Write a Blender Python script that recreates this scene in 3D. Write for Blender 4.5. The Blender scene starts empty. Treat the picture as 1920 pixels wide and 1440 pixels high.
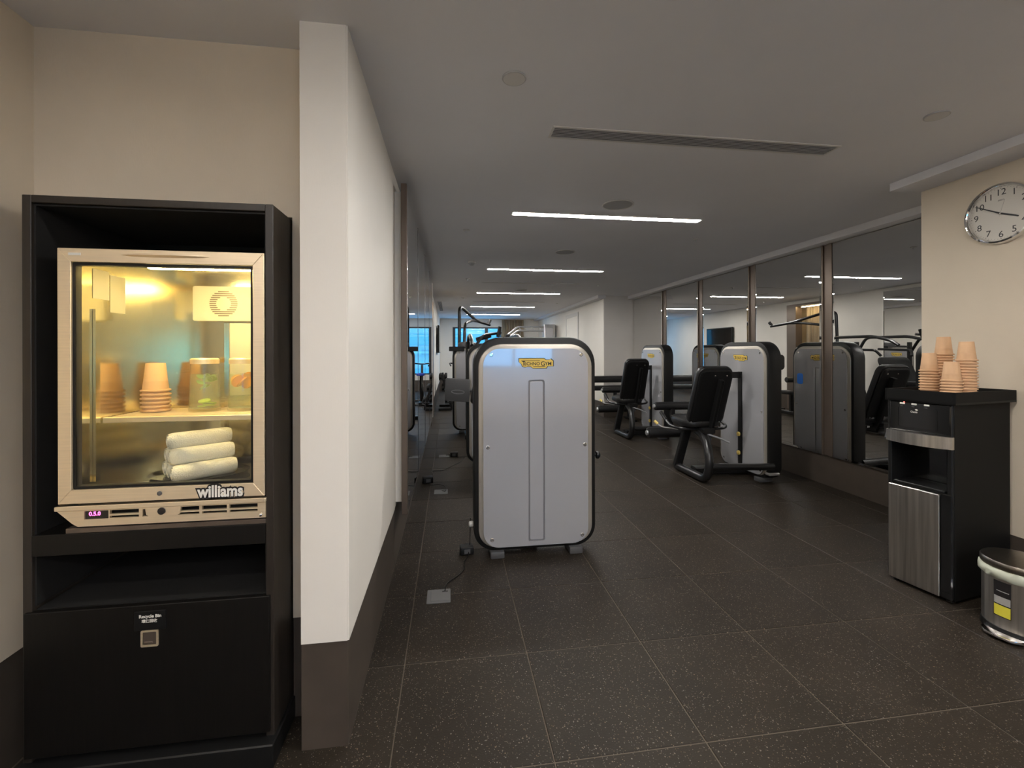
import bpy, bmesh, math, random
from mathutils import Vector, Matrix
random.seed(7)
PI = math.pi
S = bpy.context.scene
COL = S.collection

# ------------------------------------------------------------------ camera, world, exposure
CAM_H = 1.5
FPX, YAW, HOR, ROLL = 830.0, 0.139, 658.3, -0.0025
cd = bpy.data.cameras.new('camera')
cam = bpy.data.objects.new('camera', cd)
COL.objects.link(cam)
cd.sensor_fit = 'HORIZONTAL'
cd.sensor_width = 36.0
cd.lens = FPX / 1920 * 36.0
cd.shift_y = -(720 - HOR) / 1920
cd.clip_start = 0.02
cam.matrix_world = (Matrix.Translation((0, 0, CAM_H)) @ Matrix.Rotation(-YAW, 4, 'Z')
                    @ Matrix.Rotation(PI / 2, 4, 'X') @ Matrix.Rotation(ROLL, 4, 'Z'))
S.camera = cam
S.view_settings.view_transform = 'Standard'
S.view_settings.look = 'None'
S.view_settings.gamma = 1.0
S.view_settings.use_curve_mapping = False
S.view_settings.exposure = 1.42
S.cycles.use_denoising = True
S.cycles.sample_clamp_indirect = 6.0
S.cycles.max_bounces = 10
S.cycles.glossy_bounces = 6
S.cycles.diffuse_bounces = 5
S.cycles.transparent_max_bounces = 12
S.cycles.caustics_refractive = False

W = bpy.data.worlds.new('world')
S.world = W
W.use_nodes = True
bg = W.node_tree.nodes['Background']
bg.inputs[0].default_value = (0.22, 0.56, 1.0, 1)
bg.inputs[1].default_value = 2.4

STRIP_E = 44.0          # ceiling light strips
FRIDGE_E = 52.0         # lamp inside the fridge
NICHE_E = 26.0          # lamp in the curtain niche

# added upward fill light behind the camera, brightens the near ceiling
def area(name, loc, rot, sx, sy, power, col):
    l = bpy.data.lights.new(name, 'AREA'); l.shape = 'RECTANGLE'; l.size = sx; l.size_y = sy
    l.energy = power; l.color = col
    o = bpy.data.objects.new(name, l); COL.objects.link(o)
    o.location = loc; o.rotation_euler = rot
    return o
area('rear_fill_light', (0.9, -2.2, 2.25), (PI, 0, 0), 4.2, 0.4, 62, (1.0, 0.98, 1.0))

# ------------------------------------------------------------------ materials
def newmat(name):
    m = bpy.data.materials.new(name)
    m.use_nodes = True
    nt = m.node_tree
    b = nt.nodes['Principled BSDF']
    return m, nt, b

def mat(name, col, rough=0.5, metal=0.0, spec=None, noise=None, bump=None, coat=0.0, trans=0.0, ior=None):
    """noise=(scale, amount[, stretch xyz]) modulates colour; bump=(scale, strength)"""
    m, nt, b = newmat(name)
    b.inputs['Base Color'].default_value = (*col, 1)
    b.inputs['Roughness'].default_value = rough
    b.inputs['Metallic'].default_value = metal
    if spec is not None: b.inputs['Specular IOR Level'].default_value = spec
    if coat: b.inputs['Coat Weight'].default_value = coat; b.inputs['Coat Roughness'].default_value = 0.08
    if trans: b.inputs['Transmission Weight'].default_value = trans
    if ior: b.inputs['IOR'].default_value = ior
    tc = None
    if noise or bump:
        tc = nt.nodes.new('ShaderNodeTexCoord')
    if noise:
        mp = nt.nodes.new('ShaderNodeMapping')
        if len(noise) > 2: mp.inputs['Scale'].default_value = noise[2]
        nt.links.new(tc.outputs['Object'], mp.inputs['Vector'])
        nz = nt.nodes.new('ShaderNodeTexNoise')
        nz.inputs['Scale'].default_value = noise[0]
        nz.inputs['Detail'].default_value = 6
        nt.links.new(mp.outputs[0], nz.inputs['Vector'])
        r = nt.nodes.new('ShaderNodeMapRange')
        r.inputs['From Min'].default_value = 0.25; r.inputs['From Max'].default_value = 0.75
        r.inputs['To Min'].default_value = 1 - noise[1]; r.inputs['To Max'].default_value = 1 + noise[1]
        nt.links.new(nz.outputs['Fac'], r.inputs['Value'])
        mx = nt.nodes.new('ShaderNodeMix'); mx.data_type = 'RGBA'; mx.blend_type = 'MULTIPLY'
        mx.inputs['Factor'].default_value = 1
        mx.inputs['A'].default_value = (*col, 1)
        nt.links.new(r.outputs[0], mx.inputs['B'])
        nt.links.new(mx.outputs['Result'], b.inputs['Base Color'])
    if bump:
        nz2 = nt.nodes.new('ShaderNodeTexNoise')
        nz2.inputs['Scale'].default_value = bump[0]
        nz2.inputs['Detail'].default_value = 4
        if len(bump) > 2:
            mp2 = nt.nodes.new('ShaderNodeMapping'); mp2.inputs['Scale'].default_value = bump[2]
            nt.links.new(tc.outputs['Object'], mp2.inputs['Vector'])
            nt.links.new(mp2.outputs[0], nz2.inputs['Vector'])
        else:
            nt.links.new(tc.outputs['Object'], nz2.inputs['Vector'])
        bp = nt.nodes.new('ShaderNodeBump')
        bp.inputs['Strength'].default_value = bump[1]
        bp.inputs['Distance'].default_value = 0.004
        nt.links.new(nz2.outputs['Fac'], bp.inputs['Height'])
        nt.links.new(bp.outputs[0], b.inputs['Normal'])
    return m

def emis(name, col, strength):
    m, nt, b = newmat(name)
    b.inputs['Base Color'].default_value = (0.8, 0.8, 0.8, 1)
    b.inputs['Emission Color'].default_value = (*col, 1)
    b.inputs['Emission Strength'].default_value = strength
    return m

def thin_glass(name, tint, rough=0.0, ior=1.45, boost=1.0):
    m = bpy.data.materials.new(name); m.use_nodes = True
    nt = m.node_tree; nt.nodes.clear()
    out = nt.nodes.new('ShaderNodeOutputMaterial')
    tr = nt.nodes.new('ShaderNodeBsdfTransparent'); tr.inputs[0].default_value = (*tint, 1)
    gl = nt.nodes.new('ShaderNodeBsdfGlossy'); gl.inputs['Roughness'].default_value = rough
    fr = nt.nodes.new('ShaderNodeFresnel')
    ge = nt.nodes.new('ShaderNodeNewGeometry'); mi = nt.nodes.new('ShaderNodeMix')      # same reflectance on both faces of the thin pane
    mi.inputs['A'].default_value = ior; mi.inputs['B'].default_value = 1 / ior
    nt.links.new(ge.outputs['Backfacing'], mi.inputs['Factor']); nt.links.new(mi.outputs['Result'], fr.inputs['IOR'])
    mu = nt.nodes.new('ShaderNodeMath'); mu.operation = 'MULTIPLY'; mu.inputs[1].default_value = boost; mu.use_clamp = True
    mx = nt.nodes.new('ShaderNodeMixShader')
    nt.links.new(fr.outputs[0], mu.inputs[0]); nt.links.new(mu.outputs[0], mx.inputs[0])
    nt.links.new(tr.outputs[0], mx.inputs[1]); nt.links.new(gl.outputs[0], mx.inputs[2])
    nt.links.new(mx.outputs[0], out.inputs[0])
    return m

def rubber_floor():
    m, nt, b = newmat('speckled_rubber')
    tc = nt.nodes.new('ShaderNodeTexCoord')
    oi = nt.nodes.new('ShaderNodeObjectInfo')
    geo = nt.nodes.new('ShaderNodeNewGeometry')
    def vor(scale, lo, hi):
        v = nt.nodes.new('ShaderNodeTexVoronoi'); v.inputs['Scale'].default_value = scale
        nt.links.new(geo.outputs['Position'], v.inputs['Vector'])
        sp = nt.nodes.new('ShaderNodeSeparateColor'); nt.links.new(v.outputs['Color'], sp.inputs[0])
        r = nt.nodes.new('ShaderNodeMapRange'); r.inputs['From Min'].default_value = lo; r.inputs['From Max'].default_value = hi
        nt.links.new(sp.outputs[0], r.inputs['Value'])
        d = nt.nodes.new('ShaderNodeMapRange'); d.inputs['From Min'].default_value = 0.45; d.inputs['From Max'].default_value = 0.25
        nt.links.new(v.outputs['Distance'], d.inputs['Value'])
        mu = nt.nodes.new('ShaderNodeMath'); mu.operation = 'MULTIPLY'
        nt.links.new(r.outputs[0], mu.inputs[0]); nt.links.new(d.outputs[0], mu.inputs[1])
        return mu.outputs[0], sp.outputs[1]
    f1, h1 = vor(210, 0.86, 0.9)
    f2, h2 = vor(120, 0.93, 0.96)
    add = nt.nodes.new('ShaderNodeMath'); add.operation = 'MAXIMUM'
    nt.links.new(f1, add.inputs[0]); nt.links.new(f2, add.inputs[1])
    cr = nt.nodes.new('ShaderNodeValToRGB')
    cr.color_ramp.elements[0].color = (0.15, 0.10, 0.058, 1)
    cr.color_ramp.elements[1].color = (0.17, 0.16, 0.15, 1)
    nt.links.new(h1, cr.inputs[0])
    nz = nt.nodes.new('ShaderNodeTexNoise'); nz.inputs['Scale'].default_value = 3.0; nz.inputs['Detail'].default_value = 5
    nt.links.new(geo.outputs['Position'], nz.inputs['Vector'])
    a2 = nt.nodes.new('ShaderNodeMath'); a2.operation = 'MULTIPLY_ADD'; a2.inputs[1].default_value = 0.18
    nt.links.new(oi.outputs['Random'], a2.inputs[0]); nt.links.new(nz.outputs['Fac'], a2.inputs[2])
    base = nt.nodes.new('ShaderNodeValToRGB')
    base.color_ramp.elements[0].color = (0.0190, 0.0150, 0.0110, 1); base.color_ramp.elements[0].position = 0.35
    base.color_ramp.elements[1].color = (0.0300, 0.0232, 0.0165, 1); base.color_ramp.elements[1].position = 0.95
    nt.links.new(a2.outputs[0], base.inputs[0])
    mx = nt.nodes.new('ShaderNodeMix'); mx.data_type = 'RGBA'
    nt.links.new(add.outputs[0], mx.inputs['Factor'])
    nt.links.new(base.outputs[0], mx.inputs['A']); nt.links.new(cr.outputs[0], mx.inputs['B'])
    nt.links.new(mx.outputs['Result'], b.inputs['Base Color'])
    b.inputs['Roughness'].default_value = 0.5
    b.inputs['Specular IOR Level'].default_value = 0.16
    bn = nt.nodes.new('ShaderNodeTexNoise'); bn.inputs['Scale'].default_value = 160; bn.inputs['Detail'].default_value = 3
    nt.links.new(geo.outputs['Position'], bn.inputs['Vector'])
    bp = nt.nodes.new('ShaderNodeBump'); bp.inputs['Strength'].default_value = 0.25; bp.inputs['Distance'].default_value = 0.003
    nt.links.new(bn.outputs['Fac'], bp.inputs['Height']); nt.links.new(bp.outputs[0], b.inputs['Normal'])
    return m

M = {}
M['wall'] = mat('wall_covering', (0.63, 0.545, 0.425), 0.75, noise=(2.2, 0.05), bump=(220, 0.10, (1, 1, 0.25)))
M['wall_white'] = mat('white_wall_panel', (0.76, 0.725, 0.66), 0.55, noise=(1.6, 0.04), bump=(260, 0.05, (1, 1, 0.2)))
M['ceiling'] = mat('ceiling_paint', (0.71, 0.705, 0.72), 0.85, noise=(1.2, 0.03))
M['floor'] = rubber_floor()
M['joint'] = mat('tile_joint', (0.095, 0.076, 0.056), 0.9)
M['base'] = mat('dark_brown_skirting', (0.066, 0.052, 0.041), 0.45, noise=(9, 0.12))
M['wood'] = mat('black_brown_veneer', (0.004, 0.0033, 0.0027), 0.5, spec=0.3, noise=(9, 0.35, (14, 14, 0.7)), bump=(40, 0.08, (9, 9, 0.6)))
M['wood_edge'] = mat('dark_wood_edge', (0.022, 0.017, 0.013), 0.45, noise=(8, 0.25, (10, 10, 0.8)))
M['black_void'] = mat('dark_cabinet_lining', (0.005, 0.0045, 0.004), 0.8)
M['bronze'] = mat('bronze_metal_post', (0.17, 0.135, 0.11), 0.35, 0.6)
M['steel'] = mat('brushed_steel', (0.86, 0.72, 0.52), 0.45, 0.75, noise=(6, 0.06, (1, 1, 30)), bump=(60, 0.02, (1, 1, 40)))
M['steel_dark'] = mat('dark_brushed_steel', (0.26, 0.235, 0.205), 0.3, 1.0, noise=(6, 0.1, (1, 30, 1)))
M['steel_v'] = mat('brushed_steel_upright', (0.62, 0.59, 0.55), 0.33, 1.0, noise=(7, 0.30, (7, 7, 0.25)))
M['steel_in'] = mat('polished_interior_steel', (0.72, 0.655, 0.45), 0.16, 1.0)
M['chrome'] = mat('chrome', (0.82, 0.81, 0.80), 0.08, 1.0)
M['mirror'] = mat('mirror_silver', (0.80, 0.80, 0.79), 0.0, 1.0)
M['black_gloss'] = mat('black_gloss_plastic', (0.008, 0.008, 0.008), 0.12, coat=0.4)
M['black'] = mat('black_plastic', (0.008, 0.008, 0.008), 0.42, spec=0.3)
M['black_metal'] = mat('black_powder_coat', (0.010, 0.010, 0.0105), 0.30, spec=0.5)
M['black_matte'] = mat('black_matte_panel', (0.006, 0.006, 0.0058), 0.6, spec=0.15)
M['leather'] = mat('black_upholstery', (0.010, 0.0098, 0.010), 0.38, spec=0.5, bump=(180, 0.12))
M['grey_dark'] = mat('dark_grey_plastic', (0.075, 0.075, 0.078), 0.45)
M['groove'] = mat('groove_grey', (0.17, 0.17, 0.18), 0.5)
M['shield'] = mat('silver_grey_lacquer', (0.45, 0.45, 0.475), 0.25, 0.3, coat=1.0)
_b = M['shield'].node_tree.nodes['Principled BSDF']; _b.inputs['Coat IOR'].default_value = 1.8; _b.inputs['Coat Roughness'].default_value = 0.05
M['champ'] = mat('champagne_metal_paint', (0.46, 0.43, 0.375), 0.30, 0.55)
M['yellow'] = mat('yellow_plate', (0.80, 0.56, 0.10), 0.4)
M['yellow_knob'] = mat('cream_yellow_knob', (0.78, 0.58, 0.16), 0.35)
M['ink'] = mat('black_ink', (0.012, 0.010, 0.010), 0.5)
M['white_ink'] = mat('white_ink', (0.80, 0.77, 0.70), 0.5)
M['grey_ink'] = mat('grey_ink', (0.35, 0.34, 0.32), 0.5)
M['cup'] = mat('kraft_paper', (0.60, 0.37, 0.205), 0.7, noise=(20, 0.06))
M['towel'] = mat('white_terry', (0.78, 0.76, 0.70), 0.9, bump=(240, 0.7))
M['cream_panel'] = mat('cream_fridge_panel', (0.50, 0.47, 0.37), 0.5)
M['white_plastic'] = mat('white_plastic', (0.74, 0.72, 0.66), 0.45)
M['offwhite'] = mat('ceiling_fitting_white', (0.62, 0.60, 0.57), 0.6)
M['grille'] = mat('grey_speaker_mesh', (0.42, 0.42, 0.42), 0.7, noise=(900, 0.3))
M['slat'] = mat('grey_vent_slat', (0.42, 0.41, 0.41), 0.5)
M['vent_dark'] = mat('vent_dark', (0.02, 0.02, 0.02), 0.8)
M['strip'] = emis('light_strip', (1.0, 0.965, 0.92), STRIP_E)
M['fridge_lamp'] = emis('fridge_lamp', (1.0, 0.78, 0.36), FRIDGE_E)
M['niche_lamp'] = emis('niche_lamp', (1.0, 0.78, 0.45), NICHE_E)
M['led_pink'] = emis('pink_digits', (1.0, 0.01, 0.40), 1.5)
M['led_red'] = emis('red_light', (1.0, 0.05, 0.03), 1.2)
M['glass'] = thin_glass('clear_glass', (0.96, 0.97, 0.94), 0.0, 1.45, 1.3)
M['glass_win'] = thin_glass('window_glass', (0.75, 0.9, 0.95), 0.0, 1.45)
M['jug'] = thin_glass('jug_glass', (0.985, 0.99, 0.96), 0.02, 1.45, 1.0)
M['water'] = thin_glass('infused_water', (0.96, 0.97, 0.86), 0.02, 1.33)
_nt = M['water'].node_tree
_df = _nt.nodes.new('ShaderNodeBsdfDiffuse'); _df.inputs[0].default_value = (0.75, 0.74, 0.45, 1)
_mx = _nt.nodes.new('ShaderNodeMixShader'); _mx.inputs[0].default_value = 0.22
_out = [n for n in _nt.nodes if n.type == 'OUTPUT_MATERIAL'][0]
_old = _out.inputs[0].links[0].from_socket
_nt.links.new(_old, _mx.inputs[1]); _nt.links.new(_df.outputs[0], _mx.inputs[2]); _nt.links.new(_mx.outputs[0], _out.inputs[0])
M['mint'] = mat('mint_leaf', (0.22, 0.38, 0.06), 0.5)
M['lime'] = mat('lime_slice', (0.45, 0.62, 0.06), 0.5)
M['orange'] = mat('orange_slice', (0.85, 0.36, 0.03), 0.5)
M['clock_face'] = mat('clock_dial', (0.62, 0.585, 0.52), 0.6)
M['curtain'] = mat('curtain_fabric', (0.55, 0.46, 0.33), 0.85, noise=(30, 0.1, (6, 6, 0.5)))
M['dark_frame'] = mat('dark_window_frame', (0.02, 0.02, 0.024), 0.4)
M['screen'] = mat('screen_glass', (0.006, 0.006, 0.008), 0.08, coat=0.5)
M['outlet'] = mat('outlet_steel', (0.15, 0.15, 0.148), 0.5, 0.2)
M['wall_grey'] = mat('grey_wall_covering', (0.68, 0.65, 0.61), 0.75, noise=(2.2, 0.05))
M['silver'] = mat('silver_frame', (0.62, 0.62, 0.62), 0.3, 0.7)
M['facade'] = mat('concrete_facade', (0.20, 0.25, 0.24), 0.8, noise=(0.6, 0.08))
M['facade_win'] = mat('facade_glazing', (0.09, 0.20, 0.20), 0.4)
M['bag'] = mat('bin_liner', (0.48, 0.50, 0.40), 0.5)
M['label_yellow'] = mat('yellow_sticker', (0.62, 0.55, 0.05), 0.5)
M['blue'] = mat('blue_padding', (0.02, 0.06, 0.45), 0.45)
M['blue_sticker'] = mat('blue_sticker', (0.02, 0.22, 0.85), 0.4)
M['box_wood'] = mat('plyo_wood', (0.45, 0.24, 0.10), 0.6, noise=(8, 0.15, (1, 8, 1)))

# ------------------------------------------------------------------ mesh helpers
def B(): return bmesh.new()

def box(bm, x0, x1, y0, y1, z0, z1, bev=0.0, seg=1):
    vs = [bm.verts.new(p) for p in ((x0, y0, z0), (x1, y0, z0), (x1, y1, z0), (x0, y1, z0),
                                    (x0, y0, z1), (x1, y0, z1), (x1, y1, z1), (x0, y1, z1))]
    fs = [bm.faces.new([vs[i] for i in f]) for f in ((3, 2, 1, 0), (4, 5, 6, 7), (0, 1, 5, 4), (1, 2, 6, 5), (2, 3, 7, 6), (3, 0, 4, 7))]
    if bev > 0:
        es = list({e for f in fs for e in f.edges})
        bmesh.ops.bevel(bm, geom=es, offset=bev, segments=seg, profile=0.5, affect='EDGES', clamp_overlap=True)
    return bm

def rrect(w, h, r, seg=6, cx=0.0, cy=0.0):
    """rounded rectangle outline, ccw; r = radius or 4 radii (br, tr, tl, bl)"""
    rs = r if isinstance(r, (list, tuple)) else (r, r, r, r)
    pts = []
    for (sx, sy, a0), rr in zip(((1, -1, -PI / 2), (1, 1, 0), (-1, 1, PI / 2), (-1, -1, PI)), rs):
        for k in range(seg + 1):
            a = a0 + PI / 2 * k / seg
            pts.append((cx + sx * (w / 2 - rr) + rr * math.cos(a), cy + sy * (h / 2 - rr) + rr * math.sin(a)))
    return pts

def circ(r, n=24, cx=0.0, cy=0.0):
    return [(cx + r * math.cos(2 * PI * k / n), cy + r * math.sin(2 * PI * k / n)) for k in range(n)]

def plate(bm, outline, z0, z1, holes=(), bev=0.0, fn=None):
    """flat plate in XY with outline (ccw) and holes, from z0 to z1; fn maps (x,y,z)->world"""
    fn = fn or (lambda p: p)
    start = set(bm.verts)
    if not holes and bev <= 0:
        lo = [bm.verts.new((x, y, z0)) for x, y in outline]
        hi = [bm.verts.new((x, y, z1)) for x, y in outline]
        bm.faces.new(hi); bm.faces.new(lo[::-1])
        n = len(lo)
        for i in range(n): bm.faces.new((lo[i], lo[(i + 1) % n], hi[(i + 1) % n], hi[i]))
    elif not holes:
        # chamfered top edge
        n = len(outline)
        cx = sum(p[0] for p in outline) / n; cy = sum(p[1] for p in outline) / n
        def inset(d):
            out = []
            for i in range(n):
                p0, p1, p2 = Vector(outline[i - 1]), Vector(outline[i]), Vector(outline[(i + 1) % n])
                a = (p1 - p0); b = (p2 - p1)
                if a.length < 1e-9: a = b
                if b.length < 1e-9: b = a
                a.normalize(); b.normalize()
                nn = Vector((-a.y - b.y, a.x + b.x))
                if nn.length < 1e-9: nn = Vector((-a.y, a.x))
                nn.normalize()
                k = max(0.3, nn.dot(Vector((-a.y, a.x))))
                out.append(p1 + nn * d / k)
            return out
        rings = [[bm.verts.new((x, y, z0)) for x, y in outline], [bm.verts.new((x, y, z1 - bev)) for x, y in outline],
                 [bm.verts.new((p.x, p.y, z1 - 0.3 * bev)) for p in inset(0.3 * bev)],
                 [bm.verts.new((p.x, p.y, z1)) for p in inset(bev)]]
        for a, b2 in zip(rings, rings[1:]):
            for i in range(n): bm.faces.new((a[i], a[(i + 1) % n], b2[(i + 1) % n], b2[i]))
        bm.faces.new(rings[-1]); bm.faces.new(rings[0][::-1])
    else:
        loops_hi, edges = [], []
        for lp in [outline] + [list(h) for h in holes]:
            vs = [bm.verts.new((x, y, z1)) for x, y in lp]
            loops_hi.append(vs)
            edges += [bm.edges.new((vs[i], vs[(i + 1) % len(vs)])) for i in range(len(vs))]
        r = bmesh.ops.triangle_fill(bm, use_beauty=True, use_dissolve=False, edges=edges, normal=(0, 0, 1))
        tf = [f for f in r['geom'] if isinstance(f, bmesh.types.BMFace)]
        mp = {}
        for vs in loops_hi:
            for v in vs: mp[v] = bm.verts.new((v.co.x, v.co.y, z0))
        for f in tf:
            if f.normal.z < 0: f.normal_flip()
            bm.faces.new([mp[v] for v in reversed(f.verts)])
        for vs in loops_hi:
            n = len(vs)
            for i in range(n):
                bm.faces.new((vs[i], mp[vs[i]], mp[vs[(i + 1) % n]], vs[(i + 1) % n]))
    for v in bm.verts:
        if v not in start: v.co = fn(v.co.copy())
    return bm

def XZ(p): return Vector((p[0], -p[2], p[1]))            # plate drawn in XY faces -Y
def XZb(p): return Vector((-p[0], p[2], p[1]))           # faces +Y

def smooth_path(pts, r=0.08, n=5):
    pts = [Vector(p) for p in pts]
    out = [pts[0]]
    for i in range(1, len(pts) - 1):
        a, b, c = pts[i - 1], pts[i], pts[i + 1]
        da = (a - b); dc = (c - b)
        rr = min(r, da.length * 0.48, dc.length * 0.48)
        p0 = b + da.normalized() * rr; p1 = b + dc.normalized() * rr
        for k in range(n + 1):
            t = k / n
            out.append(p0.lerp(b, t).lerp(b.lerp(p1, t), t))
    out.append(pts[-1])
    return out

def tube(bm, pts, r, seg=10, bend=0.08, flat=None, n=5):
    """round tube (or flat=(w,h) rectangular bar) along a path with rounded corners"""
    P = smooth_path(pts, bend, n) if len(pts) > 2 else [Vector(p) for p in pts]
    t0 = (P[1] - P[0]).normalized()
    up = Vector((0, 0, 1)) if abs(t0.z) < 0.9 else Vector((0, 1, 0))
    nrm = (up - t0 * up.dot(t0)).normalized()
    rings = []
    for i, p in enumerate(P):
        t = ((P[i + 1] - p) if i == 0 else (p - P[i - 1]) if i == len(P) - 1 else (P[i + 1] - P[i - 1])).normalized()
        nrm = (nrm - t * nrm.dot(t))
        nrm = nrm.normalized() if nrm.length > 1e-6 else t.orthogonal().normalized()
        bn = t.cross(nrm)
        if flat:
            w, h = flat[0] / 2, flat[1] / 2
            c = min(w, h) * 0.3
            sec = [(w, -h + c), (w, h - c), (w - c, h), (-w + c, h), (-w, h - c), (-w, -h + c), (-w + c, -h), (w - c, -h)]
            rings.append([bm.verts.new(p + bn * a + nrm * b2) for a, b2 in sec])
        else:
            rr = r[i] if isinstance(r, list) else r
            rings.append([bm.verts.new(p + (nrm * math.cos(2 * PI * k / seg) + bn * math.sin(2 * PI * k / seg)) * rr) for k in range(seg)])
    m = len(rings[0])
    for a, b2 in zip(rings, rings[1:]):
        for k in range(m): bm.faces.new((a[k], a[(k + 1) % m], b2[(k + 1) % m], b2[k]))
    bm.faces.new(rings[0][::-1]); bm.faces.new(rings[-1])
    return bm

def lathe(bm, prof, seg=24, fn=None, cap=True):
    """profile [(r,z)] about Z"""
    fn = fn or (lambda p: p)
    rings = []
    for r, z in prof:
        rings.append([bm.verts.new(fn(Vector((r * math.cos(2 * PI * k / seg), r * math.sin(2 * PI * k / seg), z)))) for k in range(seg)])
    for a, b2 in zip(rings, rings[1:]):
        for k in range(seg): bm.faces.new((a[k], a[(k + 1) % seg], b2[(k + 1) % seg], b2[k]))
    if cap:
        bm.faces.new(rings[0][::-1]); bm.faces.new(rings[-1])
    return bm

def pad(bm, w, d, h, r=0.06, puff=0.012, fn=None, seg=5):
    """upholstered cushion: rounded-rect in XY, thickness h with puffed top and rounded rim"""
    fn = fn or (lambda p: p)
    st = [(0.82, 0.0), (0.97, 0.08), (1.0, 0.3), (1.0, 0.65), (0.97, 0.88), (0.88, 1.0)]
    rings = []
    for s, t in st:
        o = rrect(w - 2 * (1 - s) * min(w, d) * 0.5, d - 2 * (1 - s) * min(w, d) * 0.5, r * s, seg)
        rings.append([bm.verts.new(fn(Vector((x, y, t * h)))) for x, y in o])
    n = len(rings[0])
    for a, b2 in zip(rings, rings[1:]):
        for k in range(n): bm.faces.new((a[k], a[(k + 1) % n], b2[(k + 1) % n], b2[k]))
    bm.faces.new(rings[0][::-1])
    c = bm.verts.new(fn(Vector((0, 0, h + puff))))
    for k in range(n): bm.faces.new((rings[-1][k], rings[-1][(k + 1) % n], c))
    return bm

def mesh_of(bm, name, m, smooth=35):
    bmesh.ops.recalc_face_normals(bm, faces=list(bm.faces))
    me = bpy.data.meshes.new(name)
    bm.to_mesh(me); bm.free()
    if m: me.materials.append(M[m] if isinstance(m, str) else m)
    if smooth:
        for p in me.polygons: p.use_smooth = True
        me.set_sharp_from_angle(angle=math.radians(smooth))
    return me

def obj(name, bm, m, parent=None, smooth=35, label=None):
    me = bm if isinstance(bm, bpy.types.Mesh) else mesh_of(bm, name, m, smooth)
    o = bpy.data.objects.new(name, me)
    COL.objects.link(o)
    if parent: o.parent = parent
    if label: o['label'] = label
    return o

def tag(o, label, cat, group=None):
    o['label'] = label; o['category'] = cat
    if group: o['group'] = group
    return o

def thing(name, label, cat, loc=(0, 0, 0), rz=0.0, group=None):
    o = bpy.data.objects.new(name, None)
    o.empty_display_size = 0.1
    COL.objects.link(o)
    o.location = loc; o.rotation_euler = (0, 0, rz)
    return tag(o, label, cat, group)

def struct(name, bm, m, parent=None, smooth=0):
    o = obj(name, bm, m, parent, smooth)
    if parent is None: o['kind'] = 'structure'
    return o

def dup(root, loc, rz=None, label=None, group=None):
    def cp(o, par):
        c = o.copy(); COL.objects.link(c)
        if par: c.parent = par
        for ch in list(o.children): cp(ch, c)
        return c
    r = cp(root, None)
    r.location = loc
    if rz is not None: r.rotation_euler = (0, 0, rz)
    if label: r['label'] = label
    if group: r['group'] = group
    return r

def text_bm(s, size, depth=0.0, align='CENTER', fn=None, sx=1.0, offset=0.0):
    cu = bpy.data.curves.new('t', 'FONT')
    cu.body = s; cu.size = size; cu.align_x = align; cu.align_y = 'CENTER'
    cu.extrude = depth / 2; cu.resolution_u = 3; cu.offset = offset
    o = bpy.data.objects.new('t', cu); COL.objects.link(o)
    me = bpy.data.meshes.new_from_object(o)
    bpy.data.objects.remove(o); bpy.data.curves.remove(cu)
    bm = B(); bm.from_mesh(me); bpy.data.meshes.remove(me)
    fn = fn or (lambda p: p)
    for v in bm.verts: v.co = fn(Vector((v.co.x * sx, v.co.y, v.co.z)))
    return bm

def shift(bm, d):
    for v in bm.verts: v.co += Vector(d)
    return bm

def kids(o): return list(o.children)

# ------------------------------------------------------------------ the room
CZ = 2.74                                   # ceiling height
XL, XR, XRC = -0.383, 4.15, 3.50            # left wall, mirror wall, clock wall
YF, YB = 17.0, -4.0                         # far wall, wall behind the camera

fl = struct('floor', box(B(), -1.75, 4.4, YB - 0.1, YF + 0.1, -0.12, -0.0025), 'joint')
TS, TX, TY = 0.594, -0.219, 2.172
tile_me = None
def tile_mesh(w, d):
    return mesh_of(box(B(), 0, w, 0, d, -0.012, 0.0, 0.0025, 1), 'tile', 'floor', 0)
full = tile_mesh(TS - 0.004, TS - 0.004)
for j in range(-6, 12):
    for i in range(-3, 8):
        x0 = TX + i * TS + 0.002; x1 = TX + (i + 1) * TS - 0.002
        y0 = TY + j * TS + 0.002
        cx0, cx1 = max(x0, -1.567), min(x1, XR)
        if cx1 - cx0 < 0.03: continue
        if cx0 > x0 + 1e-4 or cx1 < x1 - 1e-4:
            me = tile_mesh(cx1 - cx0, TS - 0.004)
        else:
            me = full
        t = obj('tile', me, None, fl)
        t.location = (cx0, y0, 0)
bm = B()
for j in range(12, 25):
    for i in range(-1, 8):
        x0 = max(TX + i * TS + 0.003, -0.5); x1 = min(TX + (i + 1) * TS - 0.002, XR)
        if x1 > x0: box(bm, x0, x1, TY + j * TS + 0.003, min(TY + (j + 1) * TS - 0.003, YF), -0.012, 0)
o = obj('distant_tiles', bm, 'floor', fl, 0); o['kind'] = 'stuff'
bm = B()
for j in range(-11, -6):
    for i in range(-3, 8):
        x0 = max(TX + i * TS + 0.003, -1.567); x1 = min(TX + (i + 1) * TS - 0.002, XRC)
        if x1 > x0: box(bm, x0, x1, max(TY + j * TS + 0.003, YB), TY + (j + 1) * TS - 0.003, -0.012, 0)
o = obj('rear_tiles', bm, 'floor', fl, 0); o['kind'] = 'stuff'

struct('ceiling', box(B(), -1.75, 4.4, YB - 0.1, YF + 0.1, CZ, CZ + 0.1), 'ceiling')

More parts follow.
